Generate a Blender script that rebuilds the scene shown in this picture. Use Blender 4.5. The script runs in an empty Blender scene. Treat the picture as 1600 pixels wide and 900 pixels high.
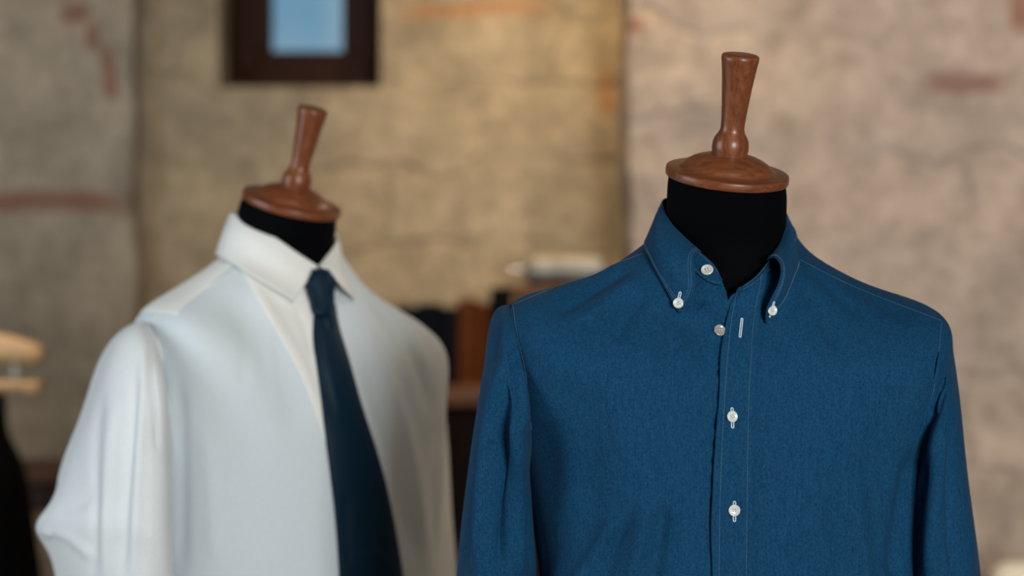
import bpy, bmesh, math, random
import numpy as np
from mathutils import Vector, Matrix
from mathutils.bvhtree import BVHTree

SC = bpy.context.scene
COL = SC.collection
PI = math.pi
random.seed(7)

# ------------------------------------------------------------------ camera
CZ = 1.42                       # camera height, level view
F = 1600 * 70.0 / 36.0          # focal length in pixels of the 1600 px frame
cam_d = bpy.data.cameras.new('camera')
cam = bpy.data.objects.new('camera', cam_d)
COL.objects.link(cam)
cam.location = (0, 0, CZ)
cam.rotation_euler = (PI / 2, 0, 0)
cam_d.lens = 70
cam_d.sensor_width = 36
cam_d.clip_start = 0.02
cam_d.dof.use_dof = True
cam_d.dof.focus_distance = 2.01
cam_d.dof.aperture_fstop = 2.3
SC.camera = cam

# ------------------------------------------------------------------ exposure, world, lights
SC.view_settings.view_transform = 'Standard'
SC.view_settings.look = 'None'
SC.view_settings.exposure = 0.0
SC.view_settings.gamma = 1.0
SC.view_settings.use_curve_mapping = False

world = bpy.data.worlds.new('sky')
SC.world = world
world.use_nodes = True
wn = world.node_tree
wn.nodes.clear()
w_out = wn.nodes.new('ShaderNodeOutputWorld')
w_bg = wn.nodes.new('ShaderNodeBackground')
w_tc = wn.nodes.new('ShaderNodeTexCoord')
w_map = wn.nodes.new('ShaderNodeMapping')
w_map.inputs['Scale'].default_value = (9, 9, 5)
w_no = wn.nodes.new('ShaderNodeTexNoise')
w_no.inputs['Scale'].default_value = 1.6
w_no.inputs['Detail'].default_value = 3
w_rp = wn.nodes.new('ShaderNodeValToRGB')
w_rp.color_ramp.elements[0].position = 0.38
w_rp.color_ramp.elements[0].color = (0.13, 0.31, 0.46, 1)
w_rp.color_ramp.elements[1].position = 0.66
w_rp.color_ramp.elements[1].color = (0.42, 0.52, 0.58, 1)
wn.links.new(w_tc.outputs['Generated'], w_map.inputs['Vector'])
wn.links.new(w_map.outputs['Vector'], w_no.inputs['Vector'])
wn.links.new(w_no.outputs['Fac'], w_rp.inputs['Fac'])
wn.links.new(w_rp.outputs['Color'], w_bg.inputs['Color'])
w_bg.inputs['Strength'].default_value = 1.0
wn.links.new(w_bg.outputs['Background'], w_out.inputs['Surface'])


def area(name, loc, target, size, size_y, power, color):
    d = bpy.data.lights.new(name, 'AREA')
    d.shape = 'RECTANGLE'
    d.size, d.size_y = size, size_y
    d.energy = power
    d.color = color
    o = bpy.data.objects.new(name, d)
    o.location = loc
    o.rotation_euler = (Vector(target) - Vector(loc)).to_track_quat('-Z', 'Y').to_euler()
    COL.objects.link(o)
    return o


def spot(name, loc, target, power, color, angle=70, blend=0.8, radius=0.05):
    d = bpy.data.lights.new(name, 'SPOT')
    d.energy = power
    d.color = color
    d.spot_size = math.radians(angle)
    d.spot_blend = blend
    d.shadow_soft_size = radius
    o = bpy.data.objects.new(name, d)
    o.location = loc
    o.rotation_euler = (Vector(target) - Vector(loc)).to_track_quat('-Z', 'Y').to_euler()
    COL.objects.link(o)
    return o


# daylight through the two big windows of the shop (left wall, and the wall behind the camera)
area('daylight_left_window', (-2.35, 1.5, 1.75), (-0.4, 2.4, 1.3), 1.2, 1.3, 30, (0.80, 0.91, 1.0))
area('daylight_front_window', (1.4, -1.95, 1.65), (0.1, 2.3, 1.35), 1.0, 1.0, 155, (0.90, 0.96, 1.0))
# warm ceiling spots of the shop, plus two added fill spots
spot('ceiling_spot_niche', (0.16, 4.05, 2.9), (0.15, 4.7, 1.45), 66, (1.0, 0.74, 0.41), 76, 1.0)
spot('ceiling_spot_right', (1.2, 2.6, 2.85), (1.0, 4.3, 1.4), 112, (1.0, 0.86, 0.74), 85, 1.0)
spot('ceiling_spot_left', (-1.2, 2.6, 2.85), (-0.95, 4.3, 1.5), 27, (1.0, 0.86, 0.70), 85, 1.0)
spot('fill_spot_white_side', (1.0, 3.55, 2.2), (-0.15, 2.68, 1.22), 26, (1.0, 0.80, 0.60), 34, 0.9, 0.25)  # added warm fill from behind right for the white shirt's dark side
spot('fill_spot_white_front', (0.6, 1.0, 2.95), (-0.22, 2.62, 1.2), 34, (1.0, 0.84, 0.66), 24, 0.9, 0.12)  # added warm fill from above, brightens the white shirt's front and right
spot('ceiling_spot_valet', (-0.9, 3.3, 2.75), (-0.92, 3.75, 1.3), 52, (1.0, 0.80, 0.55), 40, 0.6)

# ------------------------------------------------------------------ helpers


def W(px, py, Y):
    """World point at depth Y seen at frame position (px, py)."""
    return np.array([(px - 800.0) / F * Y, Y, CZ + (450.0 - py) / F * Y])


def proj(P):
    P = np.asarray(P)
    return 800 + P[..., 0] / P[..., 1] * F, 450 - (P[..., 2] - CZ) / P[..., 1] * F


def spl(t, P, q):
    """Natural cubic spline through P (n, ...) at parameters t, evaluated at q."""
    t = np.asarray(t, float)
    P = np.asarray(P, float)
    n = len(t)
    sh = P.shape[1:]
    Y = P.reshape(n, -1)
    h = np.diff(t)
    A = np.eye(n)
    B = np.zeros_like(Y)
    for i in range(1, n - 1):
        A[i, i - 1], A[i, i], A[i, i + 1] = h[i - 1], 2 * (h[i - 1] + h[i]), h[i]
        B[i] = 6 * ((Y[i + 1] - Y[i]) / h[i] - (Y[i] - Y[i - 1]) / h[i - 1])
    M = np.linalg.solve(A, B)
    q = np.asarray(q, float)
    k = np.clip(np.searchsorted(t, q, side='right') - 1, 0, n - 2)
    hk = h[k][:, None]
    a = (t[k + 1] - q)[:, None]
    b = (q - t[k])[:, None]
    R = (M[k] * a ** 3 + M[k + 1] * b ** 3) / (6 * hk) + (Y[k] / hk - M[k] * hk / 6) * a + (Y[k + 1] / hk - M[k + 1] * hk / 6) * b
    return R.reshape((len(q),) + sh)


def chord(P):
    """Mean chord-length parameter of a list of loops / points."""
    P = np.asarray(P, float)
    d = np.linalg.norm(np.diff(P, axis=0), axis=-1)
    while d.ndim > 1:
        d = d.mean(axis=-1)
    return np.concatenate([[0], np.cumsum(np.maximum(d, 1e-5))])


def per_spl(P, m):
    """Periodic spline of a closed loop, m samples."""
    P = np.asarray(P, float)
    n = len(P)
    Q = np.concatenate([P[-3:], P, P[:3]])
    t = np.arange(-3, n + 3, dtype=float)
    return spl(t, Q, np.arange(m) * n / m)


def curve(pts, m):
    t = chord(pts)
    return spl(t, pts, np.linspace(0, t[-1], m))


def loft(loops, rows, cols):
    L = np.array([per_spl(l, cols) for l in loops])
    t = chord(L)
    return spl(t, L, np.linspace(0, t[-1], rows))


def gnorm(G, closed):
    if closed:
        du = np.roll(G, -1, 1) - np.roll(G, 1, 1)
    else:
        du = np.gradient(G, axis=1)
    dv = np.gradient(G, axis=0)
    n = np.cross(du, dv)
    return n / np.maximum(np.linalg.norm(n, axis=-1, keepdims=True), 1e-12)


def outward(G, closed, centre=None):
    n = gnorm(G, closed)
    c = G.mean(axis=(0, 1)) if centre is None else np.asarray(centre)
    if ((G - c) * n).sum() < 0:
        n = -n
    return n


def sstep(x):
    x = np.clip(x, 0, 1)
    return x * x * (3 - 2 * x)


def folds(G, closed, segs, normal=None, front=True, gain=1.0):
    """Raise (amp > 0) or sink soft folds along polylines; segs: (points, width px, amp mm)."""
    n = outward(G, closed) if normal is None else normal
    px, py = proj(G)
    view = G - np.array([0, 0, CZ])
    view = view / np.linalg.norm(view, axis=-1, keepdims=True)
    fm = sstep((-(n * view).sum(-1)) / 0.25) if front else 1.0
    D = np.zeros(px.shape)
    for pts, w, amp in segs:
        P = curve(np.array(pts, float), 24) if len(pts) > 2 else np.linspace(pts[0], pts[1], 12)
        best = np.full(px.shape, 1e9)
        tt = np.zeros(px.shape)
        m = len(P) - 1
        for i in range(m):
            a, b = P[i], P[i + 1]
            ab = b - a
            t = np.clip(((px - a[0]) * ab[0] + (py - a[1]) * ab[1]) / (ab @ ab), 0, 1)
            d = np.hypot(px - a[0] - t * ab[0], py - a[1] - t * ab[1])
            s = d < best
            best[s] = d[s]
            tt[s] = ((i + t) / m)[s]
        taper = sstep(tt / 0.22) * sstep((1 - tt) / 0.22)
        D += gain * amp * 1e-3 * np.exp(-(best / w) ** 2) * taper
    return G + n * (D * fm)[..., None]


def ripple(G, closed, amp, freq, seed, normal=None, stretch=(1, 1, 0.35)):
    rs = np.random.RandomState(seed)
    n = outward(G, closed) if normal is None else normal
    D = np.zeros(G.shape[:2])
    for _ in range(9):
        k = rs.normal(size=3) * np.array(stretch)
        k = k / np.linalg.norm(k) * freq * rs.uniform(0.5, 1.6)
        D += np.sin(G @ k + rs.uniform(0, 6.28))
    return G + n * (D * amp / 3.0)[..., None]


def grid_faces(r, c, closed):
    i = np.arange(r - 1)[:, None]
    if closed:
        j = np.arange(c)[None, :]
        jn = (j + 1) % c
    else:
        j = np.arange(c - 1)[None, :]
        jn = j + 1
    return np.stack([i * c + j, i * c + jn, (i + 1) * c + jn, (i + 1) * c + j], -1).reshape(-1, 4).tolist()


def base_of(parent):
    o = np.zeros(3)
    while parent is not None:
        o = o + np.array(parent.location)
        parent = parent.parent
    return o


def link_mesh(name, verts, faces, mat, parent=None, smooth=True, solid=0, offset=1):
    """Link one mesh; verts are world positions, stored relative to the parent's base."""
    me = bpy.data.meshes.new(name)
    v = np.asarray(verts, float).reshape(-1, 3) - base_of(parent)
    me.from_pydata(v.tolist(), [], faces)
    me.update()
    bm = bmesh.new()
    bm.from_mesh(me)
    bmesh.ops.recalc_face_normals(bm, faces=bm.faces[:])
    bm.to_mesh(me)
    bm.free()
    if smooth:
        me.polygons.foreach_set('use_smooth', [True] * len(me.polygons))
    for m in (mat if isinstance(mat, (list, tuple)) else [mat]):
        me.materials.append(m)
    o = bpy.data.objects.new(name, me)
    COL.objects.link(o)
    o.parent = parent
    if solid:
        md = o.modifiers.new('thickness', 'SOLIDIFY')
        md.thickness = solid
        md.offset = offset
    return o


def cloth(name, G, closed, mat, parent, solid=0.0009, normal=None, offset=-1):
    """A fabric grid with real thickness; face winding follows the outward normal."""
    r, c = G.shape[:2]
    fs = grid_faces(r, c, closed)
    n = outward(G, closed) if normal is None else normal
    me = bpy.data.meshes.new(name)
    v = G.reshape(-1, 3) - base_of(parent)
    f0 = fs[len(fs) // 2]
    fn = np.cross(v[f0[1]] - v[f0[0]], v[f0[2]] - v[f0[0]])
    if fn @ n.reshape(-1, 3)[f0[0]] < 0:
        fs = [f[::-1] for f in fs]
    me.from_pydata(v.tolist(), [], fs)
    me.update()
    me.polygons.foreach_set('use_smooth', [True] * len(me.polygons))
    me.materials.append(mat)
    o = bpy.data.objects.new(name, me)
    COL.objects.link(o)
    o.parent = parent
    if solid:
        md = o.modifiers.new('thickness', 'SOLIDIFY')
        md.thickness = solid
        md.offset = offset
    return o


def bvh_of(G, closed):
    r, c = G.shape[:2]
    return BVHTree.FromPolygons(G.reshape(-1, 3).tolist(), grid_faces(r, c, closed))


def on(bvh, px, py, off=0.0, fallback=None):
    """Point of a surface seen at (px, py), lifted off it by off metres; also its normal."""
    d = Vector(((px - 800) / F, 1, (450 - py) / F)).normalized()
    hit, nor, _, _ = bvh.ray_cast(Vector((0, 0, CZ)), d)
    if hit is None:
        p = W(px, py, fallback if fallback else 2.1)
        return p, np.array([0, -1.0, 0])
    if nor.dot(d) > 0:
        nor = -nor
    return np.array(hit + nor * off), np.array(nor)


class MB:
    """Collects shapes into one mesh."""

    def __init__(self):
        self.v, self.f, self.mi = [], [], []

    def add(self, v, f, mi=0):
        b = len(self.v)
        self.v.extend([tuple(p) for p in v])
        self.f.extend([[b + i for i in q] for q in f])
        self.mi.extend([mi] * len(f))

    def box(self, c, s, rot=None, bev=0.0, mi=0):
        bm = bmesh.new()
        bmesh.ops.create_cube(bm, size=1)
        bmesh.ops.scale(bm, vec=s, verts=bm.verts)
        if bev:
            bmesh.ops.bevel(bm, geom=bm.edges[:], offset=bev, segments=3, affect='EDGES', profile=0.5)
        if rot is not None:
            bmesh.ops.transform(bm, matrix=rot.to_4x4(), verts=bm.verts)
        bmesh.ops.translate(bm, vec=c, verts=bm.verts)
        bm.verts.index_update()
        self.add([v.co[:] for v in bm.verts], [[v.index for v in f.verts] for f in bm.faces], mi)
        bm.free()

    def tube(self, pts, r, seg=8, mi=0, cap=True):
        pts = np.asarray(pts, float)
        rr = np.broadcast_to(np.asarray(r, float), (len(pts),))
        T = np.gradient(pts, axis=0)
        T /= np.linalg.norm(T, axis=1, keepdims=True)
        up = np.array([0.3, 0.9, 0.31])
        A = np.cross(T, up)
        A /= np.linalg.norm(A, axis=1, keepdims=True)
        B = np.cross(T, A)
        a = np.arange(seg) / seg * 2 * PI
        V = pts[:, None] + rr[:, None, None] * (np.cos(a)[None, :, None] * A[:, None] + np.sin(a)[None, :, None] * B[:, None])
        fs = grid_faces(len(pts), seg, True)
        if cap:
            fs = fs + [list(range(seg))[::-1], [(len(pts) - 1) * seg + i for i in range(seg)]]
        self.add(V.reshape(-1, 3), fs, mi)

    def lathe(self, prof, origin, axis=(0, 0, 1), seg=48, mi=0):
        """prof: (radius, height) pairs along axis from origin."""
        z = Vector(axis).normalized()
        x = z.orthogonal().normalized()
        y = z.cross(x)
        a = np.arange(seg) / seg * 2 * PI
        ring = np.cos(a)[:, None] * np.array(x) + np.sin(a)[:, None] * np.array(y)
        V = np.array([np.array(origin) + np.array(z) * h + ring * max(r, 1e-5) for r, h in prof])
        fs = grid_faces(len(prof), seg, True)
        n = len(prof)
        fs = fs + [list(range(seg))[::-1], [(n - 1) * seg + i for i in range(seg)]]
        self.add(V.reshape(-1, 3), fs, mi)

    def dashes(self, pts, r=0.00028, dash=0.0016, gap=0.0007, mi=0):
        pts = np.asarray(pts, float)
        d = np.concatenate([[0], np.cumsum(np.linalg.norm(np.diff(pts, axis=0), axis=1))])
        s = 0.0
        while s + dash < d[-1]:
            q = np.linspace(s, s + dash, 4)
            P = np.stack([np.interp(q, d, pts[:, k]) for k in range(3)], -1)
            self.tube(P, [r * 0.5, r, r, r * 0.5], 5, mi)
            s += dash + gap

    def build(self, name, mat, parent=None, smooth=True, flat_angle=None):
        o = link_mesh(name, self.v, self.f, mat, parent, smooth)
        o.data.polygons.foreach_set('material_index', self.mi)
        if smooth and flat_angle:
            o.data.set_sharp_from_angle(angle=math.radians(flat_angle))
        return o


def thing(name, label, cat, loc, group=None):
    o = bpy.data.objects.new(name, None)
    o.empty_display_size = 0.05
    COL.objects.link(o)
    o.location = loc
    o['label'] = label
    o['category'] = cat
    if group:
        o['group'] = group
    return o


def tag(o, label, cat, group=None):
    o['label'] = label
    o['category'] = cat
    if group:
        o['group'] = group
    return o


def structure(o):
    o['kind'] = 'structure'
    return o


# ------------------------------------------------------------------ materials


class NT:
    def __init__(self, name):
        self.m = bpy.data.materials.new(name)
        self.m.use_nodes = True
        self.t = self.m.node_tree
        self.t.nodes.clear()
        self.out = self.n('ShaderNodeOutputMaterial')
        self.b = self.n('ShaderNodeBsdfPrincipled')
        self.l(self.b.outputs[0], self.out.inputs['Surface'])

    def n(self, kind, **kw):
        nd = self.t.nodes.new(kind)
        for k, v in kw.items():
            setattr(nd, k, v)
        return nd

    def l(self, a, b):
        self.t.links.new(a, b)

    def coords(self, scale=(1, 1, 1), kind='Object', rot=(0, 0, 0)):
        tc = self.n('ShaderNodeTexCoord')
        mp = self.n('ShaderNodeMapping')
        mp.inputs['Scale'].default_value = scale
        mp.inputs['Rotation'].default_value = rot
        self.l(tc.outputs[kind], mp.inputs['Vector'])
        return mp.outputs['Vector']

    def noise(self, vec, scale, detail=3, rough=0.5):
        nd = self.n('ShaderNodeTexNoise')
        nd.inputs['Scale'].default_value = scale
        nd.inputs['Detail'].default_value = detail
        nd.inputs['Roughness'].default_value = rough
        self.l(vec, nd.inputs['Vector'])
        return nd.outputs['Fac']

    def math(self, op, a, b=None, clamp=False):
        nd = self.n('ShaderNodeMath', operation=op, use_clamp=clamp)
        for i, x in enumerate((a, b)):
            if x is None:
                continue
            if isinstance(x, (int, float)):
                nd.inputs[i].default_value = x
            else:
                self.l(x, nd.inputs[i])
        return nd.outputs[0]

    def ramp(self, fac, stops):
        nd = self.n('ShaderNodeValToRGB')
        cr = nd.color_ramp
        while len(cr.elements) < len(stops):
            cr.elements.new(0.5)
        for e, (p, c) in zip(cr.elements, stops):
            e.position = p
            e.color = tuple(c) + (1,)
        self.l(fac, nd.inputs['Fac'])
        return nd.outputs['Color']

    def mix(self, fac, a, b, mode='MIX'):
        nd = self.n('ShaderNodeMix', data_type='RGBA', blend_type=mode)
        for s, x in ((nd.inputs[0], fac), (nd.inputs[6], a), (nd.inputs[7], b)):
            if isinstance(x, (int, float)):
                s.default_value = x
            elif isinstance(x, (tuple, list)):
                s.default_value = tuple(x) + (1,) if len(x) == 3 else tuple(x)
            else:
                self.l(x, s)
        return nd.outputs[2]

    def bump(self, h, strength, dist=0.001):
        nd = self.n('ShaderNodeBump')
        nd.inputs['Strength'].default_value = strength
        nd.inputs['Distance'].default_value = dist
        self.l(h, nd.inputs['Height'])
        self.l(nd.outputs['Normal'], self.b.inputs['Normal'])

    def set(self, **kw):
        for k, v in kw.items():
            s = self.b.inputs[k.replace('_', ' ')]
            if isinstance(v, (int, float)):
                s.default_value = v
            elif isinstance(v, (tuple, list)):
                s.default_value = tuple(v) + (1,) if len(v) == 3 else tuple(v)
            else:
                self.l(v, s)
        return self


def plain(name, color, rough=0.5, metal=0.0, **kw):
    t = NT(name)
    v = t.coords()
    n = t.noise(v, 40, 3)
    dark = tuple(c * 0.86 for c in color)
    lite = tuple(min(1, c * 1.1) for c in color)
    t.set(Base_Color=t.ramp(n, [(0.3, dark), (0.7, lite)]), Roughness=rough, Metallic=metal, **kw)
    return t.m


def fabric(name, dark, light, sheen=0.3, rough=0.85, grain=0.5, bump=0.25, sheen_tint=(1, 1, 1), scale=1.0):
    t = NT(name)
    warp = t.noise(t.coords((800 * scale, 800 * scale, 170 * scale)), 1.0, 2, 0.7)
    weft = t.noise(t.coords((220 * scale, 220 * scale, 800 * scale)), 1.0, 2, 0.7)
    slub = t.noise(t.coords((420, 420, 40)), 1.0, 2)
    w = t.math('ADD', t.math('MULTIPLY', warp, 0.5), t.math('MULTIPLY', weft, 0.35))
    w = t.math('ADD', w, t.math('MULTIPLY', slub, 0.15))
    c = t.ramp(w, [(0.5 - 0.24 * (1.0 / max(grain, .05)) * 0.5, dark), (0.5 + 0.24 * (1.0 / max(grain, .05)) * 0.5, light)])
    t.set(Base_Color=c, Roughness=rough, Sheen_Weight=sheen, Sheen_Roughness=0.45, Sheen_Tint=sheen_tint, Specular_IOR_Level=0.25)
    t.bump(w, bump, 0.0006)
    return t.m


def wood(name, dark, mid, light, rough=0.35, scale=1.0, axis=2):
    t = NT(name)
    s = [210 * scale] * 3
    s[axis] = 11 * scale
    v = t.coords(tuple(s))
    g = t.noise(v, 1.0, 4, 0.6)
    s2 = [620 * scale] * 3
    s2[axis] = 40 * scale
    pore = t.noise(t.coords(tuple(s2)), 1.0, 2, 0.5)
    big = t.noise(t.coords((6, 6, 6)), 1.5, 2)
    f = t.math('ADD', t.math('MULTIPLY', g, 0.62), t.math('MULTIPLY', pore, 0.25))
    f = t.math('ADD', f, t.math('MULTIPLY', big, 0.13))
    f = t.math('ADD', t.math('MULTIPLY', f, 0.8), 0.115)
    t.set(Base_Color=t.ramp(f, [(0.34, dark), (0.52, mid), (0.70, light)]), Roughness=rough, Specular_IOR_Level=0.45)
    t.bump(f, 0.12, 0.0008)
    return t.m


def stone(name, base, mortar, bricks, seed, block=(0.40, 0.185), tint=0.5):
    """Rough coursed stone; bricks: (x, z, half width, half height, colour) of terracotta pieces set in the wall."""
    t = NT(name)
    tc = t.n('ShaderNodeTexCoord')
    sep = t.n('ShaderNodeSeparateXYZ')
    t.l(tc.outputs['Object'], sep.inputs[0])
    nz = t.n('ShaderNodeTexNoise')
    nz.inputs['Scale'].default_value = 3.2
    nz.inputs['Detail'].default_value = 4
    t.l(tc.outputs['Object'], nz.inputs['Vector'])
    nsep = t.n('ShaderNodeSeparateColor')
    t.l(nz.outputs['Color'], nsep.inputs[0])
    wx = t.math('ADD', t.math('ADD', sep.outputs[0], sep.outputs[1]), t.math('MULTIPLY', t.math('SUBTRACT', nsep.outputs[0], 0.5), 0.40))
    wz = t.math('ADD', sep.outputs[2], t.math('MULTIPLY', t.math('SUBTRACT', nsep.outputs[1], 0.5), 0.30))
    cmb = t.n('ShaderNodeCombineXYZ')
    t.l(wx, cmb.inputs[0])
    t.l(t.math('ADD', wz, seed * 0.137), cmb.inputs[1])
    br = t.n('ShaderNodeTexBrick')
    br.offset = 0.43
    br.inputs['Scale'].default_value = 1.0
    br.inputs['Brick Width'].default_value = block[0]
    br.inputs['Row Height'].default_value = block[1]
    br.inputs['Mortar Size'].default_value = 0.016
    br.inputs['Mortar Smooth'].default_value = 1.0
    br.inputs['Color1'].default_value = (0, 0, 0, 1)
    br.inputs['Color2'].default_value = (1, 1, 1, 1)
    br.inputs['Mortar'].default_value = (0.5, 0.5, 0.5, 1)
    t.l(cmb.outputs[0], br.inputs['Vector'])
    blotch = t.noise(tc.outputs['Object'], 7.0, 5, 0.6)
    fine = t.noise(tc.outputs['Object'], 28, 5, 0.65)
    lo = tuple(c * (1 - tint * 0.55) for c in base)
    hi = tuple(min(1, c * (1 + tint * 0.45)) for c in base)
    c = t.ramp(t.math('ADD', t.math('MULTIPLY', blotch, 0.65), t.math('MULTIPLY', fine, 0.35)), [(0.36, lo), (0.63, hi)])
    tone = t.ramp(br.outputs['Color'], [(0.0, (0.92, 0.92, 0.94)), (1.0, (1.05, 1.02, 0.98))])
    c = t.mix(1.0, c, tone, 'MULTIPLY')
    gap = t.math('MULTIPLY', t.math('SUBTRACT', t.noise(tc.outputs['Object'], 2.3, 2), 0.36), 3.0, True)
    mm = t.math('MULTIPLY', t.math('MULTIPLY', br.outputs['Fac'], gap), t.math('ADD', -0.15, t.math('MULTIPLY', fine, 1.2)), True)
    c = t.mix(mm, c, mortar)
    for bx, bz, hw, hh, bc in bricks:
        dx = t.math('DIVIDE', t.math('ABSOLUTE', t.math('SUBTRACT', t.math('ADD', sep.outputs[0], t.math('MULTIPLY', t.math('SUBTRACT', nsep.outputs[0], 0.5), 0.12)), bx)), hw)
        dz = t.math('DIVIDE', t.math('ABSOLUTE', t.math('SUBTRACT', t.math('ADD', sep.outputs[2], t.math('MULTIPLY', t.math('SUBTRACT', nsep.outputs[1], 0.5), 0.09)), bz)), hh)
        m = t.n('ShaderNodeMapRange')
        m.inputs[1].default_value = 1.35
        m.inputs[2].default_value = 0.7
        t.l(t.math('MAXIMUM', dx, dz), m.inputs[0])
        c = t.mix(t.math('MULTIPLY', m.outputs[0], t.math('ADD', 0.32, t.math('MULTIPLY', fine, 0.75)), True), c, bc)
    t.set(Base_Color=c, Roughness=0.92, Specular_IOR_Level=0.15)
    h = t.math('SUBTRACT', t.math('ADD', t.math('MULTIPLY', blotch, 0.7), t.math('MULTIPLY', fine, 0.5)), t.math('MULTIPLY', t.math('MULTIPLY', br.outputs['Fac'], gap), 0.5))
    t.bump(h, 0.7, 0.02)
    return t.m


M = {}
M['denim'] = fabric('blue_chambray', (0.0004, 0.021, 0.068), (0.0070, 0.070, 0.140), sheen=0.03, sheen_tint=(0.6, 0.78, 0.9), grain=1.0, scale=1.7)
M['denim'].node_tree.nodes['Principled BSDF'].inputs['Specular IOR Level'].default_value = 0.14
M['denim_thread'] = plain('pale_blue_thread', (0.11, 0.19, 0.26), 0.8)
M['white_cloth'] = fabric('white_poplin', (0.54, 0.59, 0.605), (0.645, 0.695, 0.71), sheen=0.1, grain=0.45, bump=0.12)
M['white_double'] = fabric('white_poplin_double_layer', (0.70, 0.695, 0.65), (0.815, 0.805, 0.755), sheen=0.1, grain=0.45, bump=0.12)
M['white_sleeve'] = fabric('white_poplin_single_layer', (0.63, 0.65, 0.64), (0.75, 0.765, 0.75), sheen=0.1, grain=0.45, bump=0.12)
M['white_thread'] = plain('white_thread', (0.58, 0.67, 0.72), 0.8)
M['black_jersey'] = fabric('black_jersey', (0.0004, 0.0005, 0.0009), (0.0011, 0.0013, 0.002), sheen=0.0, grain=0.5, bump=0.1)
M['black_jersey'].node_tree.nodes['Principled BSDF'].inputs['Specular IOR Level'].default_value = 0.06
M['tie'] = fabric('navy_silk', (0.001, 0.010, 0.021), (0.003, 0.020, 0.038), sheen=0.03, rough=0.5, grain=0.5, bump=0.1, sheen_tint=(0.4, 0.6, 0.9))
M['tie'].node_tree.nodes['Principled BSDF'].inputs['Specular IOR Level'].default_value = 0.12
M['teak'] = wood('red_brown_wood', (0.065, 0.016, 0.005), (0.165, 0.048, 0.016), (0.26, 0.085, 0.032), 0.33)
M['teak_cross'] = wood('red_brown_wood_cross_grain', (0.065, 0.016, 0.005), (0.165, 0.048, 0.016), (0.26, 0.085, 0.032), 0.36, axis=0)
M['pearl'] = plain('pearl_button', (0.68, 0.67, 0.62), 0.18, Coat_Weight=0.6)
M['grey_pearl'] = plain('smoky_pearl_button', (0.33, 0.31, 0.29), 0.16, Coat_Weight=0.6)
M['hole'] = plain('button_hole_shade', (0.16, 0.15, 0.13), 0.7)
M['steel'] = plain('brushed_steel', (0.26, 0.245, 0.22), 0.55, 1.0)
M['chrome'] = plain('polished_chrome', (0.9, 0.88, 0.85), 0.12, 1.0)
M['iron'] = plain('black_iron', (0.02, 0.02, 0.02), 0.5, 0.7)
M['dark_wood'] = wood('dark_walnut', (0.008, 0.0028, 0.0012), (0.018, 0.006, 0.003), (0.034, 0.011, 0.005), 0.6)
M['dark_wood'].node_tree.nodes['Principled BSDF'].inputs['Specular IOR Level'].default_value = 0.12
M['red_walnut'] = wood('red_walnut', (0.018, 0.005, 0.002), (0.04, 0.012, 0.004), (0.07, 0.022, 0.008), 0.6)
M['pale_rod'] = plain('pale_grey_rod', (0.55, 0.53, 0.48), 0.4)
M['window_wood'] = wood('brown_window_wood', (0.012, 0.0035, 0.001), (0.028, 0.008, 0.002), (0.05, 0.016, 0.004), 0.6)
M['window_wood'].node_tree.nodes['Principled BSDF'].inputs['Specular IOR Level'].default_value = 0.12
M['shelf_wood'] = wood('brown_shelf_wood', (0.04, 0.014, 0.003), (0.10, 0.036, 0.007), (0.17, 0.066, 0.014), 0.6, axis=0)
M['light_wood'] = wood('pale_beech', (0.42, 0.24, 0.10), (0.58, 0.36, 0.17), (0.70, 0.47, 0.25), 0.45, axis=0)
M['navy_book'] = plain('navy_book_cloth', (0.002, 0.003, 0.006), 0.8, Specular_IOR_Level=0.1)
M['brown_book'] = plain('brown_leather', (0.090, 0.023, 0.004), 0.7, Specular_IOR_Level=0.08)
M['black_book'] = plain('black_book_cloth', (0.001, 0.001, 0.001), 0.8, Specular_IOR_Level=0.1)
M['paper'] = plain('book_paper', (0.5, 0.42, 0.3), 0.9)
M['coat'] = fabric('black_wool', (0.0015, 0.0015, 0.002), (0.004, 0.004, 0.005), sheen=0.0, grain=0.4)
M['coat'].node_tree.nodes['Principled BSDF'].inputs['Specular IOR Level'].default_value = 0.05
M['cream'] = fabric('cream_upholstery', (0.66, 0.56, 0.40), (0.82, 0.72, 0.55), sheen=0.2, grain=0.4)
M['floor'] = wood('floor_boards', (0.10, 0.055, 0.025), (0.18, 0.10, 0.05), (0.26, 0.15, 0.08), 0.5, 0.15, axis=1)
M['plaster'] = plain('ceiling_plaster', (0.20, 0.17, 0.14), 0.95)
RED = (0.19, 0.065, 0.035)
M['stone_back'] = stone('back_wall_stone', (0.36, 0.28, 0.18), (0.22, 0.165, 0.10),
                        [(-0.10, 2.075, 0.155, 0.018, (0.36, 0.17, 0.07)), (0.225, 1.88, 0.02, 0.05, (0.36, 0.17, 0.07))], 1)
M['stone_left'] = stone('left_wall_stone', (0.34, 0.28, 0.205), (0.24, 0.20, 0.15),
                        [(-1.07, 1.61, 0.155, 0.020, RED), (-1.0, 2.045, 0.03, 0.022, RED), (-0.955, 1.99, 0.015, 0.025, RED), (-0.92, 1.925, 0.015, 0.035, RED), (-0.93, 1.865, 0.018, 0.025, RED)], 2)
M['stone_right'] = stone('right_wall_stone', (0.37, 0.295, 0.235), (0.26, 0.20, 0.155),
                         [(0.985, 1.872, 0.07, 0.022, (0.17, 0.07, 0.05)), (0.275, 1.975, 0.028, 0.022, RED), (1.095, 2.03, 0.022, 0.05, RED)], 3, (0.46, 0.24))
g = NT('window_glass')
g.t.nodes.remove(g.b)
gl, tr, mx = g.n('ShaderNodeBsdfGlossy'), g.n('ShaderNodeBsdfTransparent'), g.n('ShaderNodeMixShader')
gl.inputs['Roughness'].default_value = 0.03
mx.inputs[0].default_value = 0.06
g.l(tr.outputs[0], mx.inputs[1])
g.l(gl.outputs[0], mx.inputs[2])
g.l(mx.outputs[0], g.out.inputs['Surface'])
M['glass'] = g.m

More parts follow.
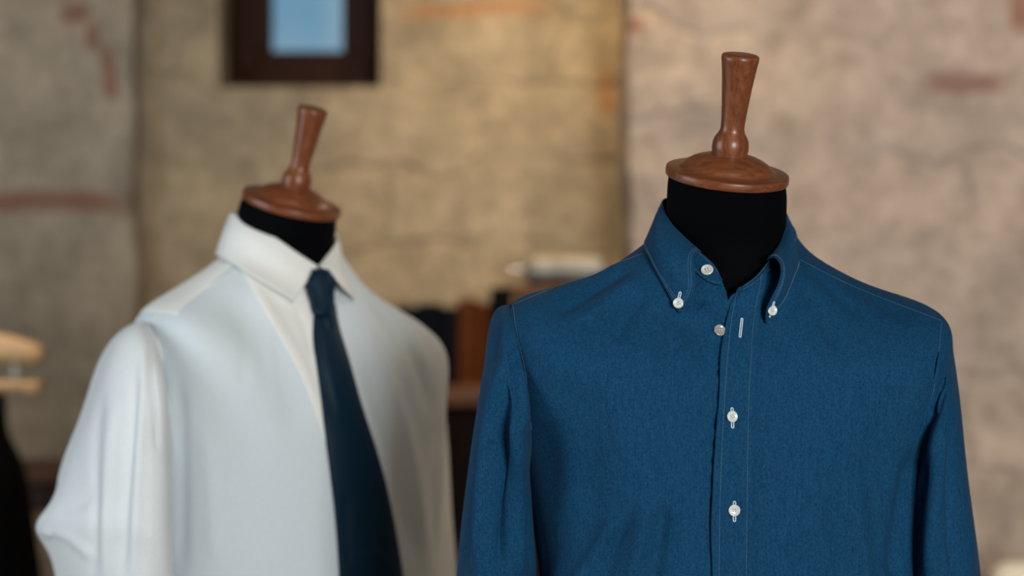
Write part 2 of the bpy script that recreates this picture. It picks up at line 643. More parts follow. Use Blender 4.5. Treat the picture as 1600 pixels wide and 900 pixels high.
# ------------------------------------------------------------------ the room
RX0, RX1, RY0, RY1, RH = -2.5, 2.3, -2.1, 4.7, 3.1


def slab(name, lo, hi, mat, holes=(), axis=1):
    """Wall slab lo..hi with rectangular holes (a0, a1, z0, z1) through the wall's thin axis."""
    mb = MB()
    la = 0 if axis == 1 else 1
    if axis == 2 or not holes:
        c = [(a + b) / 2 for a, b in zip(lo, hi)]
        mb.box(c, [b - a for a, b in zip(lo, hi)])
    else:
        A = sorted({lo[la], hi[la], *[h[0] for h in holes], *[h[1] for h in holes]})
        Z = sorted({lo[2], hi[2], *[h[2] for h in holes], *[h[3] for h in holes]})
        for a0, a1 in zip(A, A[1:]):
            for z0, z1 in zip(Z, Z[1:]):
                ac, zc = (a0 + a1) / 2, (z0 + z1) / 2
                if any(h[0] < ac < h[1] and h[2] < zc < h[3] for h in holes):
                    continue
                c, s = [0, 0, zc], [0, 0, z1 - z0]
                c[la], s[la] = ac, a1 - a0
                c[axis], s[axis] = (lo[axis] + hi[axis]) / 2, hi[axis] - lo[axis]
                mb.box(c, s)
    return structure(mb.build(name, mat, None, smooth=False))


slab('floor', (RX0 - .3, RY0 - .3, -0.1), (RX1 + .3, RY1 + .4, 0), M['floor'], axis=2)
slab('ceiling', (RX0 - .3, RY0 - .3, RH), (RX1 + .3, RY1 + .4, RH + .1), M['plaster'], axis=2)
# back wall with the small deep window; its opening in metres
wx0, wx1, wz0 = W(341, 0, RY1)[0], W(595, 0, RY1)[0], W(0, 136, RY1)[2]
wz1 = wz0 + 0.52
slab('wall_back', (RX0 - .3, RY1, 0), (RX1 + .3, RY1 + .34, RH), M['stone_back'], [(wx0, wx1, wz0, wz1)], 1)
slab('wall_left', (RX0 - .3, RY0 - .3, 0), (RX0, RY1, RH), M['plaster'], [(0.8, 2.2, 1.0, 2.5)], 0)
slab('wall_right', (RX1, RY0 - .3, 0), (RX1 + .3, RY1, RH), M['plaster'])
slab('wall_front', (RX0, RY0 - .3, 0), (RX1, RY0, RH), M['plaster'], [(0.75, 2.05, 1.0, 2.3)], 1)
# thick stone piers standing out of the back wall on both sides of the niche
LPX, RPX, PY = W(207, 0, 4.6)[0], W(986, 0, 4.3)[0], 4.3


def rough_pier(name, x0, x1, y0, y1, mat, edge, seed):
    """Stone pier whose faces and free edge are uneven like rubble masonry."""
    rs = np.random.RandomState(seed)
    nz = 90
    z = np.linspace(0, RH, nz)
    ns = 60
    if edge == 'left':
        path = [(x0, y1)] + [(x0, y0 + (y1 - y0) * (1 - k / 6)) for k in range(1, 6)] + [(x0 + (x1 - x0) * (k / ns) ** 1.5, y0) for k in range(ns + 1)]
    else:
        path = [(x1 - (x1 - x0) * (1 - k / ns) ** 1.5 if False else x0 + (x1 - x0) * (1 - (1 - k / ns) ** 1.5), y0) for k in range(ns + 1)] + [(x1, y0 + (y1 - y0) * (k / 6)) for k in range(1, 7)]
    path = np.array(path)
    G = np.zeros((nz, len(path), 3))
    G[..., 0] = path[None, :, 0]
    G[..., 1] = path[None, :, 1]
    G[..., 2] = z[:, None]
    D = np.zeros(G.shape[:2])
    E = np.zeros(G.shape[:2])
    for _ in range(14):
        k = rs.normal(size=3) * np.array([9, 9, 14])
        D += np.sin(G @ k + rs.uniform(0, 6.28))
        E += np.sin(G @ (k * np.array([.3, .3, 1.3])) + rs.uniform(0, 6.28))
    G[..., 1] += np.where(G[..., 1] < y0 + 0.3, D * 0.0022, 0)
    inside = np.abs(G[..., 0] - (x0 if edge == 'left' else x1)) < 0.05
    G[..., 0] += np.where(inside, E * 0.0016, 0)
    return structure(link_mesh(name, G, grid_faces(nz, len(path), False), mat, None))


rough_pier('wall_left_pier', RX0, LPX, 4.6, RY1, M['stone_left'], 'right', 3)
rough_pier('wall_right_pier', RPX, RX1, PY, RY1, M['stone_right'], 'left', 5)


def window(name, x0, x1, z0, z1, y, depth, fw, axis=1, mid=False):
    """Casement: frame, sash and pane across the opening."""
    e = bpy.data.objects.new(name, None)
    COL.objects.link(e)
    e.location = ((x0 + x1) / 2, y, z0) if axis == 1 else (y, (x0 + x1) / 2, z0)
    structure(e)

    def ring(a0, a1, b0, b1, w, yy, d, nm):
        mb = MB()
        for (ca, cz, sa, sz) in (((a0 + a1) / 2, b0 + w / 2, a1 - a0, w), ((a0 + a1) / 2, b1 - w / 2, a1 - a0, w),
                                 (a0 + w / 2, (b0 + b1) / 2, w, b1 - b0 - 2 * w), (a1 - w / 2, (b0 + b1) / 2, w, b1 - b0 - 2 * w)):
            if axis == 1:
                mb.box((ca, yy, cz), (sa, d, sz), bev=0.004)
            else:
                mb.box((yy, ca, cz), (d, sa, sz), bev=0.004)
        if mid and nm == 'sash':
            c = (a0 + a1) / 2
            mb.box((c, yy, (b0 + b1) / 2) if axis == 1 else (yy, c, (b0 + b1) / 2), (0.05, d, b1 - b0 - .02) if axis == 1 else (d, 0.05, b1 - b0 - .02), bev=0.004)
        return mb.build(nm, M['window_wood'], e, smooth=True, flat_angle=35)
    ring(x0, x1, z0, z1, fw, y, depth, 'frame')
    s = ring(x0 + fw * 0.9, x1 - fw * 0.9, z0 + fw * 0.9, z1 - fw * 0.9, fw * 0.8, y - 0.01 if axis == 1 else y, depth * 0.7, 'sash')
    mb = MB()
    if axis == 1:
        mb.box(((x0 + x1) / 2, y, (z0 + z1) / 2), (x1 - x0 - 3.0 * fw, 0.005, z1 - z0 - 3.0 * fw))
    else:
        mb.box((y, (x0 + x1) / 2, (z0 + z1) / 2), (0.005, x1 - x0 - 3.0 * fw, z1 - z0 - 3.0 * fw))
    mb.build('pane', M['glass'], e, smooth=False)
    return e


window('window_1', wx0 + 0.002, wx1 - 0.002, wz0 + 0.002, wz1 - 0.002, RY1 + 0.2, 0.09, 0.060)
window('window_2', 0.8, 2.2, 1.0, 2.5, RX0 - 0.15, 0.07, 0.06, axis=0, mid=True)
window('window_3', 0.75, 2.05, 1.0, 2.3, RY0 - 0.15, 0.07, 0.06, axis=1, mid=True)

# ------------------------------------------------------------------ dress forms


def ring_loop(c, yaw, w, wl, f, b, n, zs, zl, zf, zb, vp=2.0, m=160):
    """One horizontal-ish cross-section of a torso, in world space. wl/zl: the viewer-left side."""
    th = np.arange(m) / m * 2 * PI + PI / 2          # starts at the back
    cs, sn = np.cos(th), np.sin(th)
    ww = np.where(cs > 0, w, wl)
    dd = np.where(sn > 0, b, f)
    x = ww * np.sign(cs) * np.abs(cs) ** (2 / n)
    y = dd * np.sign(sn) * np.abs(sn) ** (2 / n)
    zside = np.where(cs > 0, zs, zl)
    zend = np.where(sn > 0, zb, zf)
    k = np.abs(cs) ** vp
    z = zend + (zside - zend) * k
    ca, sa = math.cos(yaw), math.sin(yaw)
    return np.stack([c[0] + x * ca - y * sa, c[1] + x * sa + y * ca, z], -1)


def torso_grid(c, yaw, rings, rows=220, cols=320, neckline=None):
    L = [ring_loop(c, yaw, *r[:9], vp=(r[9] if len(r) > 9 else 2.0), m=cols) for r in rings]
    if neckline is not None:
        # replace the first ring by the neck seam itself, matched by its angle about the neck
        q = np.array(neckline)
        q = per_spl(q, 600)
        o = L[0][:, :2].mean(axis=0)
        ang = lambda P: np.unwrap(np.arctan2(P[:, 1] - o[1], P[:, 0] - o[0]))
        aq, al = ang(q), ang(L[0])
        aq = aq - 2 * PI * round((aq[0] - al[0]) / (2 * PI))
        A = np.concatenate([aq - 2 * PI, aq, aq + 2 * PI])
        order = np.argsort(A)
        Q = np.concatenate([q, q, q])[order]
        L[0] = np.stack([np.interp(al, A[order], Q[:, k]) for k in range(3)], -1)
    L = np.array(L)
    t = chord(L)
    return spl(t, L, np.linspace(0, t[-1], rows))


def dress_form(label, cap_c, axis, neck, c, yaw, rings, base_z_shrink):
    """Black bust form with a turned wooden neck cap. cap_c: centre of the cap's rim top edge."""
    t = thing('dress_form', label, 'mannequin', (c[0], c[1], 0), 'tailor busts with turned wooden neck caps')
    a = Vector(axis).normalized()
    cc = Vector(cap_c)
    mb = MB()
    # (radius, height) in mm: underside, rim, step, dome
    pr = [(20, -9.5), (60, -9.5), (62.6, -9.2), (63.5, -8.4), (63.9, -7.0), (63.9, -2.2), (63.6, -0.9), (62.9, -0.2), (61.6, 0.05), (55, 0.5), (50.5, 0.9),
          (47.6, 2.0), (45.8, 4.6), (42.6, 7.7), (37, 11.0), (31, 13.6), (25, 15.4), (19.5, 16.4), (10, 16.7)]
    mb.lathe([(r / 1000, h / 1000) for r, h in pr], cc, a, 96)
    mb.build('neck_cap', M['teak_cross'], t)
    mb = MB()
    hr = [(10, 15), (17.6, 16.5), (18.0, 18.0), (18.2, 20), (18.9, 24), (19.1, 29), (18.5, 34), (17.0, 38.5), (14.8, 42.2), (13.0, 45.5), (12.3, 49), (12.3, 54),
          (12.9, 64), (14.2, 80), (15.8, 97), (17.3, 111), (18.6, 121), (19.2, 125), (19.4, 127.5), (19.0, 129.6), (17.8, 130.8), (15.5, 131.4), (8, 131.6)]
    mb.lathe([(r / 1000, (12.6 + (h - 15) * 0.932) / 1000) for r, h in hr], cc, a, 64)
    mb.build('finial_handle', M['teak'], t)
    # neck and torso: one continuous black surface
    loops = []
    for (p, r, tilt) in neck:
        p = np.array(p)
        aa = np.array(Vector((axis[0] * tilt, axis[1] * tilt, 1)).normalized())
        x = np.cross(np.array([0, 1.0, 0]), aa)
        x /= np.linalg.norm(x)
        y = np.cross(aa, x)
        th = np.arange(96) / 96 * 2 * PI + PI / 2
        loops.append(p + r * (np.cos(th)[:, None] * x + np.sin(th)[:, None] * y * 1.0))
    for r in rings:
        r = list(r)
        s = base_z_shrink
        r[0], r[1], r[2], r[3] = r[0] * s, r[1] * s, r[2] * s, r[3] * s
        for q in (5, 6, 7, 8):
            r[q] -= 0.022
        loops.append(ring_loop(c, yaw, *r[:9], m=96))
    L = np.array(loops)
    tt = chord(L)
    G = spl(tt, L, np.linspace(0, tt[-1], 120))
    cloth('torso', G, True, M['black_jersey'], t, solid=0)
    mb = MB()
    mb.tube([(c[0], c[1], 0.03), (c[0], c[1], 0.5), (c[0], c[1], 0.80)], 0.016, 20)
    mb.build('pole', M['iron'], t)
    mb = MB()
    mb.lathe([(0.05, 0.0), (0.17, 0.0), (0.18, 0.006), (0.178, 0.02), (0.16, 0.028), (0.05, 0.036), (0.02, 0.05), (0.01, 0.05)], (c[0], c[1], 0), (0, 0, 1), 64)
    mb.build('base', M['teak'], t)
    return t


# ------------------------------------------------------------------ shirt pieces


def make_button(p, n, parent, mat, r=0.0058, child=None, spin=0.0):
    mb = MB()
    mb.lathe([(0.0004, 0.0), (r * 0.85, 0.0), (r, 0.0008), (r, 0.0016), (r * 0.93, 0.0023), (r * 0.80, 0.0024), (r * 0.68, 0.0019), (r * 0.5, 0.0016), (0.0004, 0.0016)], p, n, 32)
    z = Vector(n).normalized()
    x = Vector((0, 0, 1)).cross(z).normalized()
    y = z.cross(x)
    x, y = x * math.cos(spin) + y * math.sin(spin), y * math.cos(spin) - x * math.sin(spin)
    for sx in (-1, 1):
        for sy in (-1, 1):
            q = Vector(p) + (x * sx + y * sy) * r * 0.2 + z * 0.0013
            mb.lathe([(0.0002, 0), (r * 0.11, 0), (r * 0.11, 0.0005), (0.0002, 0.0005)], q, z, 8, 1)
    b = mb.build('button', [mat, M['hole']], parent)
    th = MB()
    for s in (-1, 1):
        A = Vector(p) + x * s * r * 0.2 + z * 0.0019
        th.tube([A - y * r * 0.2, A, A + y * r * 0.2], 0.00035, 6)
    th.build('thread', M['white_thread'], b)
    return b


def buttonhole(p0, p1, n, parent, w=0.0011, r=0.0006):
    """Narrow stitched loop between two points."""
    p0, p1, n = np.array(p0), np.array(p1), np.array(n)
    d = (p1 - p0) / np.linalg.norm(p1 - p0)
    s = np.cross(d, n)
    s /= np.linalg.norm(s)
    a = np.linspace(0, PI, 6)
    pts = [p0 + s * w * math.cos(t) - d * w * math.sin(t) for t in a] + [p1 - s * w * math.cos(t) + d * w * math.sin(t) for t in a]
    pts.append(pts[0])
    pts.append(pts[1])
    mb = MB()
    mb.tube(np.array(pts) + n * 0.0004, r, 6)
    return mb.build('buttonhole', M['white_thread'], parent)


def stitch(parent, pts, **kw):
    mb = MB()
    mb.dashes(pts, **kw)
    return mb.build('stitching', M['denim_thread'], parent)


def collar_leaf(columns, bulge, rows=40, cols=260, end_curve=None):
    """columns: list of (fold point, edge point, bulge scale) from left front round the back to right front.
    Each may carry explicit inner points instead of a bulge."""
    C = []
    for col in columns:
        col = [np.array(p) for p in col]
        t = chord(np.array(col))
        C.append(spl(t / t[-1], np.array(col), np.linspace(0, 1, rows)))
    C = np.array(C)                       # (ncol, rows, 3)
    t = chord(C)
    G = spl(t, C, np.linspace(0, t[-1], cols))
    return np.transpose(G, (1, 0, 2))     # rows from fold to edge


def lift_line(G, N, pts_rc, off):
    """Sample a polyline of fractional (row, col) on a grid, lifted along the normals."""
    out = []
    for r, c in pts_rc:
        r0, c0 = int(min(max(r, 0), G.shape[0] - 1.001)), int(min(max(c, 0), G.shape[1] - 1.001))
        fr, fc = min(r - r0, 1), min(c - c0, 1)
        q = lambda A: (A[r0, c0] * (1 - fr) * (1 - fc) + A[r0 + 1, c0] * fr * (1 - fc) + A[r0, c0 + 1] * (1 - fr) * fc + A[r0 + 1, c0 + 1] * fr * fc)
        out.append(q(G) + q(N) * off)
    return np.array(out)


# ================================================================== BLUE SHIRT
BC = W(1135, 450, 2.10)
BYAW = math.radians(4)
B_RINGS = [  # right w, left w, front, back, exponent, z right, z left, z front, z back, v-power
    (0.074, 0.076, 0.092, 0.062, 2.0, 1.462, 1.468, 1.408, 1.485, 0.9),
    (0.105, 0.107, 0.104, 0.078, 2.1, 1.446, 1.451, 1.392, 1.470, 1.3),
    (0.160, 0.160, 0.120, 0.100, 2.3, 1.420, 1.427, 1.362, 1.440, 2.0),
    (0.2285, 0.2310, 0.130, 0.112, 3.2, 1.383, 1.398, 1.318, 1.380, 2.0),
    (0.2240, 0.2360, 0.136, 0.116, 2.8, 1.320, 1.335, 1.270, 1.320, 2.0),
    (0.2090, 0.2160, 0.139, 0.112, 2.35, 1.225, 1.235, 1.205, 1.225, 2.0),
    (0.1960, 0.1960, 0.132, 0.104, 2.6, 1.100, 1.100, 1.100, 1.100, 2.0),
    (0.1900, 0.1900, 0.122, 0.098, 2.5, 0.950, 0.950, 0.950, 0.950, 2.0),
    (0.2000, 0.2000, 0.124, 0.108, 2.5, 0.740, 0.740, 0.720, 0.720, 2.0),
]
blue = thing('dress_shirt', 'deep blue chambray button-down shirt with white buttons and open collar on the right bust', 'shirt', (BC[0], BC[1], 0), 'shirts on the tailor busts')
def LB(px, py, d):
    """Point of the blue shirt at depth d metres behind the bust's axis plane."""
    return W(px, py, 2.10 + d)


# seam of the collar stand on the neckline, and the stand's top edge
stand_low = [(1131, 447, -.098), (1110, 442, -.096), (1085, 425, -.085), (1045, 395, -.050), (1026, 372, -.005), (1040, 345, .045), (1090, 330, .068), (1137, 326, .074),
             (1185, 333, .068), (1230, 350, .045), (1243, 378, -.005), (1226, 405, -.050), (1195, 430, -.085), (1165, 452, -.098), (1150, 457, -.100)]
stand_top = [(1127, 436, -.096), (1120, 420, -.088), (1096, 396, -.073), (1060, 362, -.050), (1037, 330, -.008), (1048, 312, .035), (1090, 306, .058), (1137, 304, .064),
             (1180, 309, .058), (1216, 325, .035), (1229, 340, -.008), (1222, 372, -.046), (1200, 408, -.070), (1176, 437, -.090), (1152, 452, -.098)]
neck_seam = [LB(*p) for p in stand_low[7:] + [(1143, 464, -.102), (1137, 470, -.103)] + stand_low[:7]]
GB = torso_grid(BC, BYAW, B_RINGS, neckline=neck_seam[::-1])
GB = folds(GB, True, [
    ([(1000, 412), (945, 440), (868, 498)], 9, -3.0),
    ([(1004, 432), (960, 462), (905, 505)], 10, 2.6),
    ([(985, 398), (930, 425), (850, 470)], 8, 2.2),
    ([(1010, 455), (985, 490), (960, 540)], 9, -1.8),
    ([(1062, 492), (1082, 530), (1108, 590)], 8, -2.4),
    ([(1048, 495), (1055, 545), (1070, 610)], 9, 1.8),
    ([(1034, 470), (1030, 520), (1034, 570)], 8, -1.7),
    ([(1095, 470), (1112, 500), (1122, 530)], 8, 2.0),
    ([(1126, 490), (1122, 560), (1116, 660), (1110, 900)], 6, -2.4),
    ([(1258, 415), (1300, 450), (1345, 500)], 9, -1.7),
    ([(1250, 440), (1280, 490), (1310, 550)], 9, -1.6),
    ([(1240, 465), (1255, 510), (1268, 570)], 9, 1.4),
    ([(1215, 510), (1225, 560), (1232, 640)], 9, -1.4),
    ([(1300, 425), (1370, 470), (1430, 505)], 10, -1.4),
    ([(842, 640), (852, 740), (860, 820), (866, 930)], 26, -3.2),
    ([(905, 560), (915, 700), (915, 800), (905, 930)], 42, -5.0),
    ([(1017, 770), (1002, 840), (985, 930)], 15, 4.4),
    ([(1040, 780), (1030, 850), (1022, 930)], 13, -2.6),
    ([(971, 800), (930, 860), (890, 930)], 14, 4.0),
    ([(990, 800), (955, 870), (935, 940)], 13, -3.2),
    ([(1430, 690), (1422, 750), (1412, 810), (1400, 930)], 13, -5.0),
    ([(1385, 560), (1375, 700), (1368, 930)], 36, -3.2),
    ([(1335, 740), (1350, 850), (1362, 940)], 15, 2.6),
    ([(1300, 760), (1312, 840), (1330, 940)], 16, -2.2),
    ([(1240, 800), (1250, 860), (1270, 950)], 16, 2.0),
], front=True, gain=2.1)
GB = ripple(GB, True, 0.0007, 42, 11)
NB = outward(GB, True)
bvB = bvh_of(GB, True)
body = cloth('shirt_body', GB, True, M['denim'], blue, solid=0.0009, normal=NB)

# --- collar stand
lo = curve(np.array([LB(*p) for p in stand_low]), 200)
hi = curve(np.array([LB(*p) for p in stand_top]), 200)
GS = np.array([lo * (1 - k / 11) + hi * (k / 11) for k in range(12)])
NS = outward(GS, False, BC * np.array([1, 1, 0]) + np.array([0, 0, 1.46]))
bvS = bvh_of(GS, False)
stand = cloth('collar_stand', GS, False, M['denim'], blue, solid=0.0022, normal=NS, offset=0)
stitch(stand, lift_line(GS, NS, [(9.8, c) for c in np.linspace(3, 196, 300)], 0.0014))
stitch(stand, lift_line(GS, NS, [(1.2, c) for c in np.linspace(3, 196, 300)], 0.0014))
# --- placket with topstitching
pk_l = curve(np.array([(1153, 451), (1143, 462), (1137, 480), (1133, 505), (1127, 570), (1120, 680), (1115, 800), (1113, 900), (1112, 1100), (1112, 1300), (1112, 1470)], float), 200)
pk_r = curve(np.array([(1203, 404), (1196, 440), (1190, 475), (1186, 510), (1181, 590), (1179, 680), (1178, 800), (1177, 900), (1176, 1100), (1176, 1300), (1176, 1470)], float), 200)
pk_r = np.stack([np.interp(np.linspace(0, 1, 200), np.linspace(0, 1, 200), pk_r[:, 0]), pk_r[:, 1]], -1)
m = 26
GP = np.zeros((200, m, 3))
for i in range(200):
    top = max(0.0, 1 - i / 10)
    for j in range(m):
        s = j / (m - 1)
        x = pk_l[i, 0] * (1 - s) + pk_r[i, 0] * s
        y = pk_l[i, 1] * (1 - s) + pk_r[i, 1] * s
        edge = math.exp(-(s / 0.18) ** 2)
        off = 0.0016 + 0.0030 * edge + 0.0006 * math.exp(-((s - 0.9) / 0.08) ** 2)
        p, n_ = on(bvB, x, y, off, 1.995)
        p2, n2 = on(bvS, x, y, 0.0022, 9)
        GP[i, j] = p2 if p2[1] < p[1] else p
# smooth the depth down the strip so body folds do not print through it
for _ in range(18):
    GP[1:-1] = (GP[:-2] + 2 * GP[1:-1] + GP[2:]) / 4
# keep every point of the strip in front of the cloth it is sewn to
for i in range(200):
    for j in range(m):
        x, y = proj(GP[i, j])
        for b_, o_ in ((bvB, 0.0016), (bvS, 0.0024)):
            p, n_ = on(b_, float(x), float(y), o_, 9)
            if p[1] < GP[i, j, 1]:
                GP[i, j] = p
for _ in range(2):
    GP[1:-1] = (GP[:-2] + 2 * GP[1:-1] + GP[2:]) / 4
NP_ = gnorm(GP, False)
if NP_[100, 10] @ np.array([0, -1, 0]) < 0:
    NP_ = -NP_
bvP = bvh_of(GP, False)
placket = cloth('placket', GP, False, M['denim'], blue, solid=0.0014, normal=NP_)
stitch(placket, lift_line(GP, NP_, [(r, 0.155 * (m - 1)) for r in range(2, 190)], 0.0003))
stitch(placket, lift_line(GP, NP_, [(r, 0.82 * (m - 1)) for r in range(2, 190)], 0.0003))

# --- buttons and buttonholes down the placket (the top one left undone)
for py, px, spin in ((651, 1143, 0.5), (797, 1147, 0.0), (946, 1148, .2), (1098, 1148, .3), (1250, 1148, .1)):
    p, n_ = on(bvP, px, py, 0.0012, 1.97)
    n_ = n_ + (np.array([0.35, -0.1, 0.0]) if py == 651 else 0)
    n_ /= np.linalg.norm(n_)
    make_button(p, n_, blue, M['pearl'], spin=spin)
    a0, na = on(bvP, px + 0.5, py - 12, 0.0003, 1.97)
    a1, _ = on(bvP, px + (1.5 if py == 651 else 0.5), py + 16, 0.0003, 1.97)
    buttonhole(a0, a1, na, blue)
a0, na = on(bvP, 1159, 499, 0.0003, 1.97)
a1, _ = on(bvP, 1156, 526, 0.0003, 1.97)
buttonhole(a0, a1, na, blue, w=0.0009)
p, n_ = on(bvB, 1123, 517, 0.0012, 1.98)
make_button(p, n_ + np.array([-0.25, 0, 0]), blue, M['grey_pearl'], r=0.0060)


p, n_ = on(bvS, 1105, 424, 0.0016, 2.01)
make_button(p, n_, blue, M['pearl'], r=0.0064, spin=.4)


# --- collar leaf: columns from fold line to outer edge
def snapB(px, py, off=0.003):
    return on(bvB, px, py, off, 2.02)[0]


leaf_cols = [
    [LB(1095, 394, -.074), LB(1085, 402, -.090), LB(1086, 424, -.104), LB(1085, 452, -.110), snapB(1061, 491, .0035)],
    [LB(1080, 381, -.068), LB(1066, 395, -.088), LB(1064, 425, -.101), LB(1066, 447, -.106), snapB(1050, 471, .0035)],
    [LB(1060, 362, -.055), LB(1046, 378, -.075), LB(1040, 403, -.088), snapB(1034, 441, .0035)],
    [LB(1044, 341, -.028), LB(1028, 357, -.045), LB(1020, 382, -.055), snapB(1017, 408, .0035)],
    [LB(1036, 318, 0.005), LB(1027, 335, -.002), LB(1017, 360, -.008), LB(1007, 386, -.012)],
    [LB(1052, 308, .042), LB(1043, 323, .050), LB(1034, 345, .056), LB(1028, 365, .060)],
    [LB(1092, 300, .064), LB(1088, 314, .074), LB(1085, 334, .082), LB(1083, 352, .086)],
    [LB(1137, 298, .070), LB(1137, 312, .080), LB(1137, 332, .088), LB(1137, 350, .092)],
    [LB(1180, 304, .064), LB(1186, 318, .074), LB(1190, 338, .082), LB(1192, 356, .086)],
    [LB(1213, 322, .042), LB(1224, 337, .050), LB(1234, 358, .056), LB(1240, 376, .060)],
    [LB(1228, 333, 0.005), LB(1233, 352, -.002), LB(1241, 378, -.008), LB(1248, 402, -.012)],
    [LB(1227, 355, -.028), LB(1238, 372, -.045), LB(1243, 400, -.055), snapB(1243, 428, .0035)],
    [LB(1221, 376, -.048), LB(1233, 393, -.072), LB(1236, 420, -.084), snapB(1232, 452, .0035)],
    [LB(1212, 392, -.062), LB(1227, 405, -.090), LB(1231, 433, -.104), snapB(1217, 480, .0035)],
    [LB(1199, 406, -.072), LB(1211, 402, -.094), LB(1221, 420, -.112), LB(1214, 450, -.119), LB(1199, 482, -.118), snapB(1196, 507, .0035)],
]
GL = collar_leaf(leaf_cols, 0, rows=50, cols=320)
NL = outward(GL, False, np.array([BC[0], BC[1], 1.44]))
bvL = bvh_of(GL, False)
leaf = cloth('collar', GL, False, M['denim'], blue, solid=0.0020, normal=NL, offset=0)
R_, C_ = GL.shape[0] - 1, GL.shape[1] - 1
for ins in (2.6, 4.4):
    stitch(leaf, lift_line(GL, NL, [(R_ - ins * 0.72, c) for c in np.linspace(ins * 1.0, C_ - ins * 1.0, 500)], 0.0013))
    for c in (ins * 1.0, C_ - ins * 1.0):
        stitch(leaf, lift_line(GL, NL, [(r, c) for r in np.linspace(1, R_ - ins * 0.72, 90)], 0.0013))
for px, py, hx, hy, tx, ty, nn in ((1061, 474, 1064, 458, 1061, 470, (-.1, -1, .1)), (1204, 484, 1207, 472, 1201, 493, (.45, -1, .1))):
    p, n_ = on(bvL, px, py, 0.0016, 2.0)
    p2, _ = on(bvB, px, py, 0.004, 2.0)
    if p2[1] < p[1]:
        p = p2
    make_button(p, Vector(nn).normalized(), blue, M['pearl'], r=0.0053, spin=.3)
    a0, na = on(bvL, hx, hy, 0.0013, 1.99)
    a1, _ = on(bvL, tx, ty, 0.0013, 1.99)
    buttonhole(a0, a1, na, blue, w=0.0011)


# --- sleeves
def sleeve(loops, fold, seed, mat, parent, rows=200, cols=160, amp=0.0008, gain=1.0):
    G = loft(loops, rows, cols)
    c = G.mean(axis=1, keepdims=True)
    n = gnorm(G, True)
    if ((G - c) * n).sum() < 0:
        n = -n
    G = folds(G, True, fold, n, gain=gain)
    G = ripple(G, True, amp, 55, seed, n)
    return G, n, cloth('sleeve', G, True, mat, parent, normal=n)


def SB(px, py, off=-0.001, fb=2.08):
    return on(bvB, px, py, off, fb)[0]


AL = [LB(797, 475, .000), SB(802, 505), SB(815, 570), SB(827, 640), LB(838, 703, -.02), LB(834, 650, .06), LB(818, 565, .085), LB(802, 500, .05)]
bl_loops = [
    AL,
    [LB(787, 477, .000), LB(794, 513, -.080), LB(808, 580, -.100), LB(823, 652, -.098), LB(836, 720, -.02), LB(832, 665, .065), LB(808, 575, .090), LB(792, 508, .055)],
    [LB(774, 486, .000), LB(783, 533, -.086), LB(799, 600, -.112), LB(820, 672, -.106), LB(832, 742, -.02), LB(824, 690, .070), LB(795, 595, .095), LB(780, 522, .060)],
    [LB(758, 560, .000), LB(766, 600, -.078), LB(792, 660, -.112), LB(819, 720, -.100), LB(831, 785, -.01), LB(816, 735, .075), LB(785, 650, .095), LB(764, 590, .060)],
    [LB(737, 690, .000), LB(748, 715, -.065), LB(785, 755, -.095), LB(823, 790, -.070), LB(833, 835, .00), LB(818, 805, .070), LB(780, 755, .090), LB(745, 710, .060)],
    [LB(712, 900, .005), LB(728, 905, -.060), LB(775, 915, -.085), LB(828, 920, -.055), LB(841, 930, .01), LB(822, 925, .070), LB(775, 915, .085), LB(725, 905, .060)],
    [LB(700, 1080, .02), LB(718, 1080, -.030), LB(765, 1080, -.055), LB(820, 1080, -.035), LB(838, 1080, .02), LB(815, 1080, .075), LB(765, 1080, .090), LB(715, 1080, .070)],
    [LB(728, 1330, .04), LB(738, 1330, .005), LB(772, 1330, -.012), LB(805, 1330, .005), LB(818, 1330, .04), LB(805, 1330, .075), LB(772, 1330, .090), LB(738, 1330, .075)],
]
_, _, sl = sleeve(bl_loops, [
    ([(789, 500), (787, 560), (785, 680), (784, 800), (782, 930)], 11, -6.5),
    ([(797, 505), (772, 640), (757, 760), (746, 920)], 10, 6.0),
    ([(765, 545), (752, 640), (738, 760), (725, 920)], 8, -3.5),
    ([(803, 560), (812, 610), (818, 680)], 6, 3.5),
    ([(800, 540), (806, 600), (810, 650)], 4, -3.0),
    ([(800, 620), (808, 720), (812, 920)], 10, 4.0),
    ([(825, 700), (830, 780), (832, 920)], 8, -4.0),
    ([(797, 500), (806, 545), (816, 600), (825, 660)], 4, 1.4),
    ([(784, 496), (776, 530), (770, 570)], 5, -1.6),
    ([(791, 494), (788, 530), (790, 570)], 5, 1.4),
], 21, M['denim'], blue, gain=1.9)
AR = [LB(1474, 501, .010), LB(1483, 525, .055), LB(1466, 590, .088), LB(1446, 670, .065), LB(1428, 735, -.02), SB(1436, 690), SB(1456, 610), SB(1468, 545)]
AR = [AR[0], AR[7], AR[6], AR[5], AR[4], AR[3], AR[2], AR[1]]
